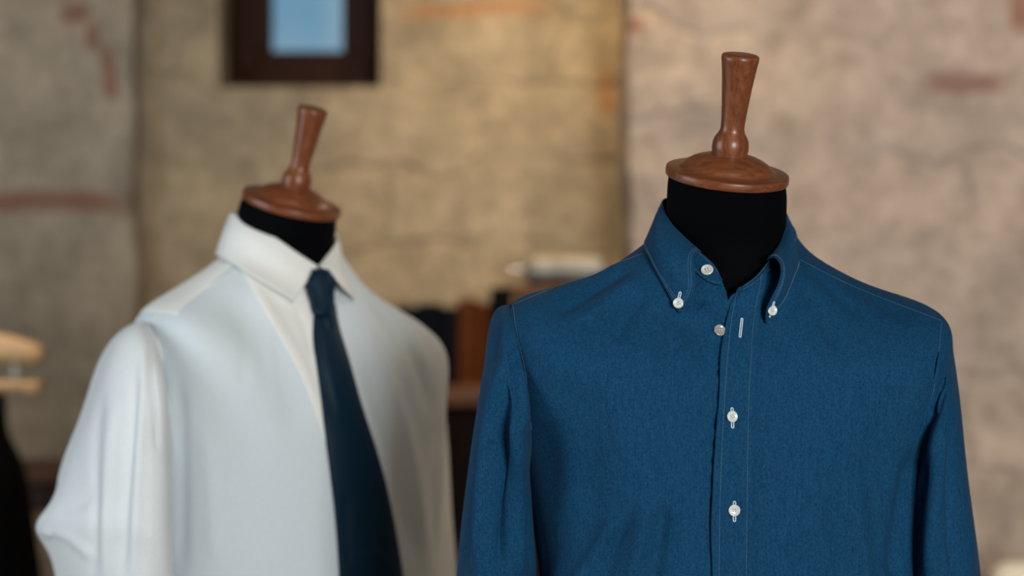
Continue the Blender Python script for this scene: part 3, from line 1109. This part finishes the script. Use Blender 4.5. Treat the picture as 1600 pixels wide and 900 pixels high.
br_loops = [
    AR,
    [LB(1478, 506, .010), LB(1475, 550, -.055), LB(1464, 620, -.078), LB(1443, 700, -.074), LB(1428, 750, -.02), LB(1440, 690, .065), LB(1470, 600, .092), LB(1488, 535, .060)],
    [LB(1485, 530, .010), LB(1482, 575, -.062), LB(1470, 640, -.092), LB(1446, 715, -.086), LB(1426, 770, -.02), LB(1440, 720, .070), LB(1474, 630, .098), LB(1490, 560, .065)],
    [LB(1499, 620, .010), LB(1490, 650, -.064), LB(1470, 705, -.098), LB(1440, 765, -.084), LB(1420, 810, -.01), LB(1438, 765, .070), LB(1474, 700, .095), LB(1496, 645, .065)],
    [LB(1513, 755, .010), LB(1502, 770, -.062), LB(1468, 800, -.094), LB(1430, 835, -.070), LB(1413, 865, .00), LB(1434, 845, .070), LB(1474, 800, .090), LB(1507, 765, .062)],
    [LB(1533, 905, .015), LB(1518, 910, -.056), LB(1472, 920, -.085), LB(1422, 930, -.055), LB(1403, 935, .01), LB(1428, 930, .070), LB(1474, 920, .088), LB(1522, 910, .064)],
    [LB(1545, 1080, .03), LB(1528, 1080, -.025), LB(1480, 1080, -.050), LB(1430, 1080, -.030), LB(1412, 1080, .02), LB(1434, 1080, .075), LB(1480, 1080, .090), LB(1530, 1080, .075)],
    [LB(1525, 1330, .05), LB(1515, 1330, .010), LB(1480, 1330, -.008), LB(1447, 1330, .010), LB(1434, 1330, .05), LB(1447, 1330, .080), LB(1480, 1330, .094), LB(1515, 1330, .080)],
]
_, _, sr = sleeve(br_loops, [
    ([(1478, 560), (1482, 650), (1487, 760), (1492, 930)], 8, -5.5),
    ([(1490, 560), (1502, 680), (1512, 800), (1520, 930)], 8, 2.5),
    ([(1472, 640), (1464, 740), (1456, 830), (1452, 930)], 11, 4.5),
    ([(1452, 700), (1436, 800), (1424, 930)], 7, -3.5),
    ([(1474, 520), (1466, 580), (1452, 650)], 4, 1.4),
], 22, M['denim'], blue, gain=1.9)
# armhole and yoke topstitching on the body
for pts in ([(802, 478), (808, 520), (821, 580), (828, 640), (831, 672)], [(1471, 503), (1467, 545), (1460, 600), (1444, 670), (1434, 715)],
            [(1003, 397), (960, 413), (900, 436), (840, 460), (800, 477)], [(1250, 406), (1300, 432), (1360, 459), (1420, 482), (1470, 501)]):
    q = curve(np.array(pts, float), 120)
    P = []
    for x, y in q:
        p, n_ = on(bvB, x, y, 0.0004, -1)
        if p[1] > 0:
            P.append(p)
    stitch(body, P, r=0.00028)

dress_form('black tailor bust with wooden neck cap and knobbed handle inside the blue shirt',
           W(1137, 266, 2.06), (0.085, -0.28, 1.0),
           [(W(1136, 276, 2.062), 0.0600, 1.0), (W(1136, 290, 2.068), 0.0615, 0.9), (W(1135, 330, 2.080), 0.0625, 0.7), (W(1135, 375, 2.095), 0.064, 0.4), (W(1135, 410, 2.10), 0.068, 0.2)],
           BC, BYAW, B_RINGS[3:], 0.82)

# ================================================================== WHITE SHIRT
WY = 2.56
WC = W(458, 450, WY)
WYAW = math.radians(41)
W_RINGS = [
    (0.070, 0.074, 0.080, 0.066, 2.0, 1.442, 1.452, 1.410, 1.470, 1.2),
    (0.103, 0.107, 0.096, 0.082, 2.1, 1.422, 1.450, 1.388, 1.454, 1.5),
    (0.152, 0.160, 0.116, 0.100, 2.3, 1.392, 1.417, 1.350, 1.424, 2.0),
    (0.2030, 0.2090, 0.130, 0.112, 3.0, 1.350, 1.378, 1.306, 1.366, 2.0),
    (0.2040, 0.2110, 0.138, 0.116, 3.0, 1.300, 1.315, 1.256, 1.306, 2.0),
    (0.2040, 0.2040, 0.142, 0.112, 2.7, 1.205, 1.215, 1.190, 1.210, 2.0),
    (0.1980, 0.1980, 0.138, 0.104, 2.6, 1.085, 1.085, 1.085, 1.085, 2.0),
    (0.1920, 0.1920, 0.130, 0.098, 2.5, 0.935, 0.935, 0.935, 0.935, 2.0),
    (0.2000, 0.2000, 0.130, 0.108, 2.5, 0.725, 0.725, 0.705, 0.705, 2.0),
]
white = thing('dress_shirt', 'white cotton shirt with closed spread collar worn with a navy tie on the left bust', 'shirt', (WC[0], WC[1], 0), 'shirts on the tailor busts')
# neck seam and top edge of the white collar stand
ws_low = [(500, 448, 2.492), (462, 430, 2.487), (415, 408, 2.497), (375, 385, 2.527), (360, 372, 2.57), (380, 358, 2.62), (430, 352, 2.65), (490, 365, 2.65), (528, 388, 2.615), (534, 408, 2.57), (522, 430, 2.53), (502, 448, 2.494)]
ws_top = [(496, 420, 2.500), (455, 394, 2.497), (412, 366, 2.507), (375, 345, 2.535), (366, 335, 2.57), (385, 336, 2.600), (430, 338, 2.625), (485, 350, 2.625), (520, 360, 2.60), (525, 376, 2.57), (515, 396, 2.53), (498, 420, 2.502)]
GW = torso_grid(WC, WYAW, W_RINGS, neckline=[W(*p) for p in ws_low])
GW = folds(GW, True, [
    ([(378, 425), (425, 500), (475, 590), (508, 680)], 13, 4.5),
    ([(345, 450), (395, 520), (445, 610), (480, 690)], 24, -5.0),
    ([(400, 470), (385, 540), (380, 620)], 10, -1.4),
    ([(420, 480), (425, 560), (440, 640)], 9, 1.4),
    ([(275, 560), (282, 650), (284, 780), (282, 920)], 12, -3.0),
    ([(320, 660), (330, 780), (335, 900)], 16, 2.0),
    ([(460, 480), (475, 510), (490, 560)], 6, -2.0),
    ([(545, 470), (590, 560), (640, 700), (665, 900)], 13, 4.0),
    ([(552, 520), (590, 620), (625, 740), (650, 900)], 13, -4.0),
    ([(560, 450), (610, 500), (650, 570), (672, 660)], 11, -3.4),
    ([(590, 450), (640, 510), (668, 590)], 10, 2.4),
    ([(690, 640), (680, 780), (690, 900)], 10, -3.0),
], front=True)
GW = ripple(GW, True, 0.0008, 40, 31)
NW = outward(GW, True)
bvW = bvh_of(GW, True)
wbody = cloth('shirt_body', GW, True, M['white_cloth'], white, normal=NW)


def SW(px, py, off=-0.001, fb=2.45):
    return on(bvW, px, py, off, fb)[0]


wl_loops = [
    [W(224, 503, 2.43), SW(244, 530), SW(257, 585), SW(264, 650), W(262, 700, 2.44), W(200, 670, 2.53), W(170, 590, 2.55), W(190, 530, 2.50)],
    [W(212, 505, 2.41), W(238, 535, 2.362), W(256, 595, 2.338), W(266, 665, 2.35), W(258, 720, 2.43), W(175, 690, 2.53), W(150, 605, 2.55), W(178, 532, 2.49)],
    [W(196, 520, 2.385), W(232, 555, 2.335), W(254, 615, 2.318), W(267, 685, 2.34), W(252, 740, 2.42), W(160, 705, 2.53), W(139, 625, 2.54), W(163, 550, 2.47)],
    [W(170, 600, 2.35), W(225, 635, 2.305), W(256, 680, 2.305), W(267, 730, 2.345), W(240, 770, 2.42), W(150, 745, 2.51), W(120, 680, 2.52), W(138, 620, 2.44)],
    [W(160, 700, 2.32), W(222, 720, 2.285), W(260, 755, 2.30), W(268, 785, 2.35), W(230, 810, 2.42), W(135, 795, 2.48), W(92, 750, 2.48), W(115, 705, 2.40)],
    [W(155, 820, 2.31), W(222, 830, 2.28), W(262, 850, 2.30), W(268, 865, 2.36), W(220, 875, 2.42), W(115, 855, 2.45), W(57, 826, 2.44), W(88, 815, 2.37)],
    [W(160, 905, 2.32), W(222, 910, 2.29), W(262, 920, 2.31), W(267, 930, 2.36), W(220, 935, 2.42), W(130, 920, 2.45), W(88, 905, 2.44), W(110, 900, 2.38)],
    [W(170, 1050, 2.34), W(222, 1050, 2.31), W(255, 1060, 2.33), W(258, 1060, 2.37), W(215, 1065, 2.42), W(145, 1060, 2.45), W(115, 1050, 2.44), W(130, 1050, 2.39)],
    [W(170, 1280, 2.30), W(200, 1280, 2.28), W(222, 1280, 2.29), W(225, 1280, 2.33), W(200, 1280, 2.36), W(165, 1280, 2.37), W(145, 1280, 2.36), W(150, 1280, 2.33)],
]
# sharp elbow crease: two extra sections hugging the fold at y = 826
e_ = [np.array(p) for p in wl_loops[5]]
up_ = [0.28 * np.array(a) + 0.72 * b for a, b in zip(wl_loops[4], e_)]
dn_ = [0.70 * b + 0.30 * np.array(a) for a, b in zip(wl_loops[6], e_)]
up_[6] = W(73, 800, 2.445)
dn_[6] = W(70, 851, 2.44)
wl_loops = wl_loops[:5] + [up_, e_, dn_] + wl_loops[6:]
_, _, wsl = sleeve(wl_loops, [
    ([(240, 520), (236, 580), (244, 650), (246, 720)], 6, -4.5),
    ([(228, 515), (222, 620), (215, 760), (208, 930)], 9, 3.8),
    ([(212, 560), (205, 680), (196, 800), (190, 930)], 8, -4.2),
    ([(165, 590), (150, 680), (150, 800), (142, 930)], 8, -4.0),
    ([(180, 600), (168, 720), (165, 930)], 9, 3.0),
    ([(70, 826), (110, 842), (150, 880)], 8, 3.0),
    ([(80, 800), (120, 790), (150, 760)], 9, -2.6),
    ([(64, 826), (74, 832), (84, 838)], 6, 4.0),
], 33, M['white_sleeve'], white)
wr_loops = [
    [W(645, 512, 2.69), SW(639, 540, -.012, 2.64), SW(628, 595, -.016, 2.62), SW(630, 655, -.018, 2.64), W(652, 705, 2.72), W(676, 670, 2.80), W(680, 590, 2.82), W(668, 535, 2.77)],
    [W(653, 517, 2.70), W(648, 550, 2.632), W(640, 610, 2.590), W(640, 675, 2.60), W(652, 720, 2.71), W(676, 685, 2.80), W(682, 605, 2.82), W(673, 545, 2.77)],
    [W(666, 534, 2.72), W(659, 572, 2.650), W(648, 635, 2.605), W(646, 695, 2.62), W(652, 740, 2.71), W(678, 705, 2.79), W(686, 630, 2.81), W(680, 565, 2.77)],
    [W(687, 605, 2.74), W(673, 635, 2.66), W(655, 680, 2.61), W(648, 730, 2.63), W(653, 770, 2.71), W(677, 745, 2.77), W(689, 685, 2.79), W(692, 630, 2.78)],
    [W(702, 755, 2.75), W(688, 765, 2.66), W(664, 790, 2.62), W(652, 820, 2.64), W(656, 845, 2.71), W(680, 825, 2.76), W(698, 780, 2.78), W(704, 758, 2.78)],
    [W(713, 905, 2.75), W(694, 910, 2.66), W(668, 920, 2.62), W(655, 930, 2.65), W(660, 935, 2.71), W(684, 925, 2.76), W(704, 912, 2.78), W(712, 906, 2.78)],
    [W(712, 1250, 2.72), W(700, 1250, 2.65), W(675, 1250, 2.63), W(662, 1250, 2.65), W(666, 1250, 2.70), W(682, 1250, 2.74), W(700, 1250, 2.76), W(709, 1250, 2.75)],
]
_, _, wsr = sleeve(wr_loops, [
    ([(672, 560), (680, 660), (688, 780), (692, 930)], 7, -3.0),
    ([(660, 640), (668, 760), (674, 930)], 7, 2.5),
], 34, M['white_sleeve'], white)
# doubled yoke over the shoulders, then a paler panel laid beside the tie
nr_, nc_ = GW.shape[:2]
k0 = int(round((180 - 11 - 90) / 360 * nc_))          # seam just in front of each shoulder ridge
k1 = int(round((180 + 12 - 90) / 360 * nc_))
cols_ = [c_ % nc_ for c_ in range(-k1, k1 + 1)]
tip_row = int(np.argmax(np.linalg.norm(GW[:, nc_ // 4, :2] - WC[:2], axis=1) > 0.2035))
GY = (GW + NW * 0.0012)[1:max(tip_row, 12)][:, cols_]
NY = NW[1:max(tip_row, 12)][:, cols_]
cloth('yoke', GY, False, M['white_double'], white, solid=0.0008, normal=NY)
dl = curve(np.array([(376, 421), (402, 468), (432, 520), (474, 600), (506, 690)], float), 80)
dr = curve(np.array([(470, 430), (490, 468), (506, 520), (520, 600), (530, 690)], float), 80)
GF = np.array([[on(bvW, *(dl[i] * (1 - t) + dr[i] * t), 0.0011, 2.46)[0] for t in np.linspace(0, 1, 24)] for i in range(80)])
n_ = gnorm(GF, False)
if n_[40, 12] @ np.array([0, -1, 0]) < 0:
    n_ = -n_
cloth('pale_front_panel', GF, False, M['white_double'], white, solid=0.0007, normal=n_)  # same paler cloth as the collar, over a wedge of the front
# raised seams: armhole and yoke
for pts, r in (([(222, 503), (243, 528), (256, 580), (263, 645), (264, 690)], 0.0026), ([(372, 424), (330, 447), (280, 474), (236, 500)], 0.0007)):
    q = curve(np.array(pts, float), 60)
    mb = MB()
    P = [on(bvW, x, y, 0.0022 if r > 0.001 else 0.0008, 2.42)[0] for x, y in q]
    mb.tube(P, r, 8)
    mb.build('seam', M['white_double'], wbody)
# placket running down behind the tie
GP = np.zeros((120, 14, 3))
cl = curve(np.array([(500, 452), (512, 520), (535, 640), (555, 780), (566, 900), (570, 1100), (570, 1300)], float), 120)
for i in range(120):
    for j in range(14):
        GP[i, j] = on(bvW, cl[i, 0] - 14 + 34 * j / 13, cl[i, 1], 0.0016, 2.46)[0]
for _ in range(4):
    GP[1:-1] = (GP[:-2] + 2 * GP[1:-1] + GP[2:]) / 4
n_ = gnorm(GP, False)
if n_[60, 5] @ np.array([0, -1, 0]) < 0:
    n_ = -n_
cloth('placket', GP, False, M['white_double'], white, solid=0.0012, normal=n_)
# collar stand
lo = curve(np.array([W(*p) for p in ws_low]), 120)
hi = curve(np.array([W(*p) for p in ws_top]), 120)
GS = np.array([lo * (1 - k / 7) + hi * (k / 7) for k in range(8)])
cloth('collar_stand', GS, False, M['white_double'], white, solid=0.002, normal=outward(GS, False, np.array([WC[0], WC[1], 1.43])), offset=0)


def snapW(px, py, off=0.004):
    return on(bvW, px, py, off, 2.5)[0]


wcols = [
    [W(496, 416, 2.492), W(486, 431, 2.478), W(471, 452, 2.462), snapW(455, 476, .010)],
    [W(468, 398, 2.484), W(459, 416, 2.472), W(447, 437, 2.460), snapW(433, 462, .009)],
    [W(435, 375, 2.486), W(427, 394, 2.474), W(416, 416, 2.464), snapW(404, 444, .007)],
    [W(398, 353, 2.500), W(390, 372, 2.486), W(381, 394, 2.478), snapW(371, 421, .005)],
    [W(370, 337, 2.530), W(360, 356, 2.515), W(352, 377, 2.508), snapW(345, 402, .005)],
    [W(361, 333, 2.560), W(353, 352, 2.556), W(345, 374, 2.552), W(338, 396, 2.550)],
    [W(374, 332, 2.600), W(368, 348, 2.608), W(362, 368, 2.614), W(358, 388, 2.618)],
    [W(420, 332, 2.635), W(418, 346, 2.648), W(416, 362, 2.656), W(414, 380, 2.660)],
    [W(480, 345, 2.640), W(484, 357, 2.652), W(486, 373, 2.660), W(488, 390, 2.664)],
    [W(517, 360, 2.612), W(523, 374, 2.620), W(527, 391, 2.626), W(530, 409, 2.630)],
    [W(527, 370, 2.580), W(531, 387, 2.580), W(533, 407, 2.582), W(535, 430, 2.583)],
    [W(521, 386, 2.545), W(528, 402, 2.532), W(534, 420, 2.528), snapW(541, 446, .006)],
    [W(510, 401, 2.515), W(520, 413, 2.502), W(532, 430, 2.497), snapW(546, 461, .007)],
    [W(498, 416, 2.494), W(513, 422, 2.484), W(529, 440, 2.478), snapW(550, 474, .008)],
]
GL = collar_leaf(wcols, 0, rows=40, cols=260)
NL = outward(GL, False, np.array([WC[0], WC[1], 1.42]))
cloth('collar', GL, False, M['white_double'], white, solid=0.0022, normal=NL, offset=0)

dress_form('black tailor bust with wooden neck cap and tilted handle inside the white shirt',
           W(457, 312, 2.53), (0.255, -0.235, 1.0),
           [(W(453, 323, 2.532), 0.0605, 1.0), (W(450, 334, 2.538), 0.0625, 0.9), (W(446, 365, 2.55), 0.0635, 0.6), (W(445, 395, 2.56), 0.064, 0.3), (W(450, 420, 2.56), 0.066, 0.2)],
           WC, WYAW, W_RINGS[3:], 0.82)

# ------------------------------------------------------------------ the tie
tie = thing('necktie', 'plain navy silk necktie knotted under the white collar', 'necktie', tuple(W(505, 455, 2.46)))
# knot: rounded tapering wrap
kn = []
for y, x0, x1, th in ((420, 489, 512, .011), (428, 486, 519, .014), (440, 481, 523, .017), (455, 483, 522, .017), (470, 487, 522, .017), (482, 489, 521, .016), (487, 491, 520, .012)):
    c0 = on(bvW, (x0 + x1) / 2, y, 0, 2.49)[0]
    Y = 2.478 if y < 445 else (2.478 - (y - 445) * 0.00028)
    a = np.arange(24) / 24 * 2 * PI
    hw = (x1 - x0) / 2 / F * Y
    cx = W((x0 + x1) / 2, y, Y)
    pts = []
    for t in a:
        cs, sn = math.cos(t), math.sin(t)
        u = hw * abs(cs) ** 0.8 * (1 if cs > 0 else -1)
        v = th * abs(sn) ** 0.8 * (1 if sn > 0 else -1)
        pts.append(cx + np.array([u, u * 0.45 + v, -0.006 * (v < 0) * abs(sn)]))
    kn.append(pts)
GK = loft(kn, 50, 72)
nK = gnorm(GK, True)
if ((GK - GK.mean(axis=1, keepdims=True)) * nK).sum() < 0:
    nK = -nK
GK = folds(GK, True, [([(487, 436), (496, 462), (500, 488)], 4, -1.6), ([(512, 432), (515, 460), (514, 486)], 4, 1.2)], nK)
V = np.concatenate([GK.reshape(-1, 3), [GK[0].mean(0)], [GK[-1].mean(0)]])
nr, nc = GK.shape[:2]
fs = grid_faces(nr, nc, True) + [[nr * nc, (j + 1) % nc, j] for j in range(nc)] + [[nr * nc + 1, (nr - 1) * nc + j, (nr - 1) * nc + (j + 1) % nc] for j in range(nc)]
link_mesh('knot', V, fs, M['tie'], tie)
el = curve(np.array([(490, 478), (487, 505), (489, 545), (498, 620), (510, 710), (521, 800), (528, 900), (532, 1000), (536, 1120)], float), 160)
er = curve(np.array([(522, 478), (526, 505), (538, 545), (559, 620), (588, 710), (610, 800), (627, 900), (640, 1000), (652, 1120)], float), 160)
GT = np.zeros((160, 33, 3))
for i in range(160):
    for j in range(33):
        s = j / 32
        x, y = el[i] * (1 - s) + er[i] * s
        GT[i, j] = on(bvW, x, y, 0.004 + 0.006 * math.sin(PI * s) ** 0.7, 2.46)[0]
for _ in range(14):
    GT[1:-1] = (GT[:-2] + 2 * GT[1:-1] + GT[2:]) / 4
# pointed tip
tip = np.linspace(-1, 1, 33)
mid = GT[-1].mean(axis=0)
tipr = GT[-1] + (1 - np.abs(tip))[:, None] * np.array([0.004, -0.002, -0.05])
GT = np.concatenate([GT, np.array([GT[-1] * (1 - k / 10) + tipr * (k / 10) for k in range(1, 11)])])
nT = gnorm(GT, False)
if nT[80, 16] @ np.array([0, -1, 0]) < 0:
    nT = -nT
GT = folds(GT, False, [([(513, 484), (514, 500), (519, 512)], 4, -3.5), ([(500, 490), (512, 560), (535, 660)], 8, 1.5), ([(545, 760), (540, 830), (548, 890)], 9, -1.2), ([(560, 860), (590, 870), (615, 880)], 9, 1.2)], nT)
cloth('blade', GT, False, M['tie'], tie, solid=0.0035, normal=nT)

# ------------------------------------------------------------------ niche shelf and what stands on it
SY = 4.50
s0, s1 = W(600, 0, SY)[0], RPX + 0.02
shelf_top = W(0, 597, SY)[2]
sh = thing('bookshelf', 'open brown wooden shelf unit in the niche between the two shirts', 'shelf', ((s0 + s1) / 2, SY, 0))
W0 = s1 - s0
for z in (0.06, 0.46, shelf_top - 0.022):
    mb = MB()
    mb.box(((s0 + s1) / 2, SY, z), (W0, 0.34, 0.044), bev=0.004)
    mb.build('shelf_board', M['shelf_wood'], sh, flat_angle=40)
for x in (s0 + 0.012, W(756, 0, SY)[0] + 0.3, s1 - 0.012):
    mb = MB()
    mb.box((x, SY, (shelf_top - 0.05) / 2), (0.024, 0.33, shelf_top - 0.05), bev=0.003)
    mb.build('side_panel', M['dark_wood'], sh, flat_angle=40)
mb = MB()
mb.box(((s0 + s1) / 2, SY + 0.165, (shelf_top - 0.05) / 2), (W0 - 0.05, 0.012, shelf_top - 0.06))
mb.build('back_panel', M['dark_wood'], sh, smooth=False)


def book(label, px0, px1, ptop, mat, depth=0.20, yoff=0.0):
    Y = SY - 0.05 + yoff
    x0, x1 = W(px0, 0, Y)[0], W(px1, 0, Y)[0]
    h = W(0, ptop, Y)[2] - shelf_top
    c = ((x0 + x1) / 2, Y, shelf_top)
    t = thing('book', label, 'book', c, 'books on the niche shelf')
    w = x1 - x0 - 0.0015
    mb = MB()
    for s in (-1, 1):
        mb.box((c[0] + s * (w / 2 - 0.0015), Y + 0.004, shelf_top + h / 2), (0.003, depth, h), bev=0.0008)
    n = 9
    P = []
    for k in range(n):
        a = -PI / 2 + PI * k / (n - 1)
        P.append((c[0] + math.sin(a) * (w / 2 - 0.001), Y - depth / 2 + 0.003 - math.cos(a) * 0.007))
    v = [(x, y, z) for z in (shelf_top, shelf_top + h) for x, y in P]
    v += [(x, y + 0.003, z) for z in (shelf_top, shelf_top + h) for x, y in P]
    f = []
    for k in range(n - 1):
        f += [[k, k + 1, n + k + 1, n + k], [2 * n + k + 1, 2 * n + k, 3 * n + k, 3 * n + k + 1], [k + 1, k, 2 * n + k, 2 * n + k + 1], [n + k, n + k + 1, 3 * n + k + 1, 3 * n + k]]
    mb.add(v, f)
    for q in (0.2, 0.8):
        mb.tube([(x, y - 0.001, shelf_top + h * q) for x, y in P], 0.0015, 6)
    mb.build('cover', mat, t, flat_angle=40)
    mb = MB()
    mb.box((c[0], Y + 0.006, shelf_top + h / 2), (w - 0.007, depth - 0.012, h - 0.01))
    mb.build('page_block', M['paper'], t, smooth=False)
    return t


book('dark navy book nearest the white shirt on the niche shelf', 622, 656, 478, M['navy_book'])
book('dark navy book second from the white shirt on the niche shelf', 656, 688, 474, M['navy_book'], 0.21)
book('dark navy book beside the brown leather book on the shelf', 688, 716, 480, M['navy_book'], 0.20)
book('red-brown leather book among the navy ones on the shelf', 716, 748, 468, M['brown_book'], 0.21)
book('thin red-brown book beside the tall black book', 748, 766, 474, M['brown_book'], 0.20)
book('tall black book standing next to the brown box', 766, 802, 449, M['black_book'], 0.22)
# brown wooden box with the silver canister on it
bx0, bx1, bz1 = W(806, 0, SY)[0], W(960, 0, SY)[0], W(0, 447, SY)[2]
bo = thing('wooden_box', 'brown wooden box on the niche shelf behind the blue shoulder', 'box', ((bx0 + bx1) / 2, SY - .02, shelf_top))
mb = MB()
mb.box(((bx0 + bx1) / 2, SY - .02, (shelf_top + bz1 - .03) / 2), (bx1 - bx0, 0.24, bz1 - .03 - shelf_top), bev=0.004)
mb.build('box_body', M['dark_wood'], bo, flat_angle=40)
mb = MB()
mb.box(((bx0 + bx1) / 2, SY - .02, bz1 - .0145), (bx1 - bx0 + .008, 0.248, .029), bev=0.005)
mb.build('lid', M['shelf_wood'], bo, flat_angle=40)
can = thing('metal_canister', 'shiny silver canister with round knob lying on the brown box', 'canister', ((bx0 + bx1) / 2, SY - .04, bz1))
r = 0.037
mb = MB()
x0, x1 = W(822, 0, SY)[0], W(945, 0, SY)[0]
mb.lathe([(0.004, 0), (r * .8, 0), (r * .96, .003), (r, .008), (r, .05), (r * .985, .052), (r * .985, .056), (r, .058), (r, x1 - x0 - .008), (r * .96, x1 - x0 - .003), (r * .8, x1 - x0), (.004, x1 - x0)], (x0, SY - .04, bz1 + r), (1, 0, 0), 48)
mb.build('can_body', M['steel'], can, flat_angle=50)
mb = MB()
kx = W(801, 0, SY)[0]
prof = [(0.0105 * math.sin(PI * k / 14), -0.0105 * math.cos(PI * k / 14)) for k in range(15)]
mb.lathe(prof, (kx, SY - .04, bz1 + r * 0.95), (1, 0, 0), 28)
mb.tube([(kx + .008, SY - .04, bz1 + r * .97), ((kx + x0) / 2, SY - .04, bz1 + r * .98), (x0 + .002, SY - .04, bz1 + r)], 0.006, 14)
mb.build('knob', M['chrome'], can)

# ------------------------------------------------------------------ left: console table, valet hanger with black coat
ty0, ty1 = 4.02, 4.38
tx0, tx1 = -1.75, W(240, 0, 4.02)[0]
tz = W(0, 741, 4.02)[2]
tb = thing('console_table', 'dark walnut console table against the left stone pier', 'table', ((tx0 + tx1) / 2, (ty0 + ty1) / 2, 0))
mb = MB()
mb.box(((tx0 + tx1) / 2, (ty0 + ty1) / 2, tz - .0125), (tx1 - tx0, ty1 - ty0, .025), bev=.004)
mb.build('table_top', M['red_walnut'], tb, flat_angle=40)
mb = MB()
mb.box(((tx0 + tx1) / 2, (ty0 + ty1) / 2, tz - .052), (tx1 - tx0 - .05, ty1 - ty0 - .05, .054), bev=.003)
mb.build('apron', M['red_walnut'], tb, flat_angle=40)
for x in (tx0 + .05, tx1 - .05):
    for y in (ty0 + .05, ty1 - .05):
        mb = MB()
        mb.tube([(x, y, 0), (x, y, .3), (x, y, tz - .07)], [.016, .019, .024], 16)
        mb.build('leg', M['dark_wood'], tb)

VY = 3.75
vc = W(-25, 540, VY)
va = thing('valet_stand', 'pale wooden valet stand with shaped hanger and twin pale rods at the left edge', 'valet stand', (vc[0], vc[1], 0))
# contoured hanger top: crowned board with rounded drooping ends
loops = []
for s in np.linspace(-1, 1, 25):
    a_ = abs(s)
    x = vc[0] + s * (W(70, 0, VY)[0] - vc[0])
    top = W(0, 520 + 22 * a_ ** 2 + (8 * max(0, a_ - .92) / .08), VY)[2]
    bot = W(0, 566 + 4 * a_ - (8 * max(0, a_ - .92) / .08), VY)[2]
    th = 0.024 * (1 - 0.4 * max(0, a_ - .8) / .2)
    y = VY - 0.01 * a_ ** 2
    zc, hz = (top + bot) / 2, (top - bot) / 2
    loops.append([(x, y + th * math.copysign(abs(math.sin(t)) ** .7, math.sin(t)), zc + hz * math.copysign(abs(math.cos(t)) ** .6, math.cos(t))) for t in np.arange(28) / 28 * 2 * PI])
G = np.array(loops)
V = np.concatenate([G.reshape(-1, 3), [G[0].mean(0)], [G[-1].mean(0)]])
fs = grid_faces(25, 28, True) + [[25 * 28, (j + 1) % 28, j] for j in range(28)] + [[25 * 28 + 1, 24 * 28 + j, 24 * 28 + (j + 1) % 28] for j in range(28)]
link_mesh('hanger', V, fs, M['light_wood'], va)
for px in (-76, 25):
    mb = MB()
    a0, a1 = W(px, 558, VY), W(px, 598, VY)
    mb.tube([a0, (a0 + a1) / 2, a1], 0.0085, 16)
    mb.build('rod', M['pale_rod'], va)
mb = MB()
x1 = W(64, 0, VY)[0]
x0 = 2 * vc[0] - x1
z1, z0 = W(0, 594, VY)[2], W(0, 611, VY)[2]
mb.box((vc[0], VY, (z1 + z0) / 2), (x1 - x0, 0.034, z1 - z0), bev=.006)
for s in (-1, 1):
    mb.box((vc[0] + s * ((x1 - x0) / 2 - .014), VY, (z1 + z0) / 2 - .003), (.032, 0.042, z1 - z0 + .004), bev=.006)
mb.build('crossbar', M['light_wood'], va, flat_angle=40)
mb = MB()
mb.tube([(vc[0], VY, .02), (vc[0], VY, .6), (vc[0], VY, z0 + .005)], .014, 18)
mb.build('post', M['iron'], va)
mb = MB()
mb.lathe([(.02, 0), (.15, 0), (.155, .008), (.14, .02), (.03, .03), (.01, .03)], (vc[0], VY, 0), (0, 0, 1), 48)
mb.build('base', M['light_wood'], va)
# black coat hanging from the crossbar
co = thing('coat', 'black coat hanging below the pale wooden valet crossbar at the left edge', 'coat', (vc[0], VY, W(0, 615, VY)[2]))
hw = lambda px: W(px, 0, VY)[0] - vc[0]
loops = []
for py, pxr, d in ((616, 8, .030), (650, 9, .038), (680, 13, .050), (705, 25, .065), (735, 36, .080), (790, 46, .095), (900, 61, .11), (1060, 76, .125), (1250, 86, .13)):
    z = W(0, py, VY)[2]
    w = hw(pxr)
    loops.append([(vc[0] + w * math.copysign(abs(math.cos(t)) ** .85, math.cos(t)), VY + d * math.copysign(abs(math.sin(t)) ** .85, math.sin(t)), z) for t in np.arange(24) / 24 * 2 * PI])
G = loft(loops, 90, 120)
G = folds(G, True, [([(20, 760), (18, 840), (22, 930)], 9, -4), ([(-20, 700), (-25, 800), (-25, 930)], 12, 4), ([(38, 800), (46, 870), (52, 950)], 7, 3)])
cloth('coat_body', G, True, M['coat'], co, solid=.002)
lp = MB()
lapel = curve(np.array([on(bvh_of(G, True), x, y, .003, VY - .05)[0] for x, y in ((-25, 660), (-15, 700), (-10, 740), (-22, 790), (-30, 830))]), 30)
lp.tube(lapel, .004, 8)
lp.build('lapel_edge', M['coat'], co)

# ------------------------------------------------------------------ right: cream upholstered chair, only its top in view
CY = 3.85
cx0, cx1 = W(1548, 0, CY)[0], W(1548, 0, CY)[0] + 0.52
cz = W(0, 879, CY)[2]
ch = thing('upholstered_chair', 'cream upholstered chair back just showing beside the blue sleeve', 'chair', ((cx0 + cx1) / 2, CY, 0))
mb = MB()
mb.box(((cx0 + cx1) / 2, CY, (cz + .50) / 2), (cx1 - cx0, .09, cz - .50), bev=.035)
mb.build('backrest', M['cream'], ch)
mb = MB()
mb.box(((cx0 + cx1) / 2, CY - .24, .43), (cx1 - cx0, .50, .11), bev=.035)
mb.build('seat', M['cream'], ch)
for sx in (-1, 1):
    for y in (CY + .01, CY - .43):
        mb = MB()
        x = (cx0 + cx1) / 2 + sx * .21
        mb.tube([(x, y, 0), (x, y, .2), (x, y, .52 if y > CY else .39)], [.014, .018, .022], 14)
        mb.build('leg', M['dark_wood'], ch)
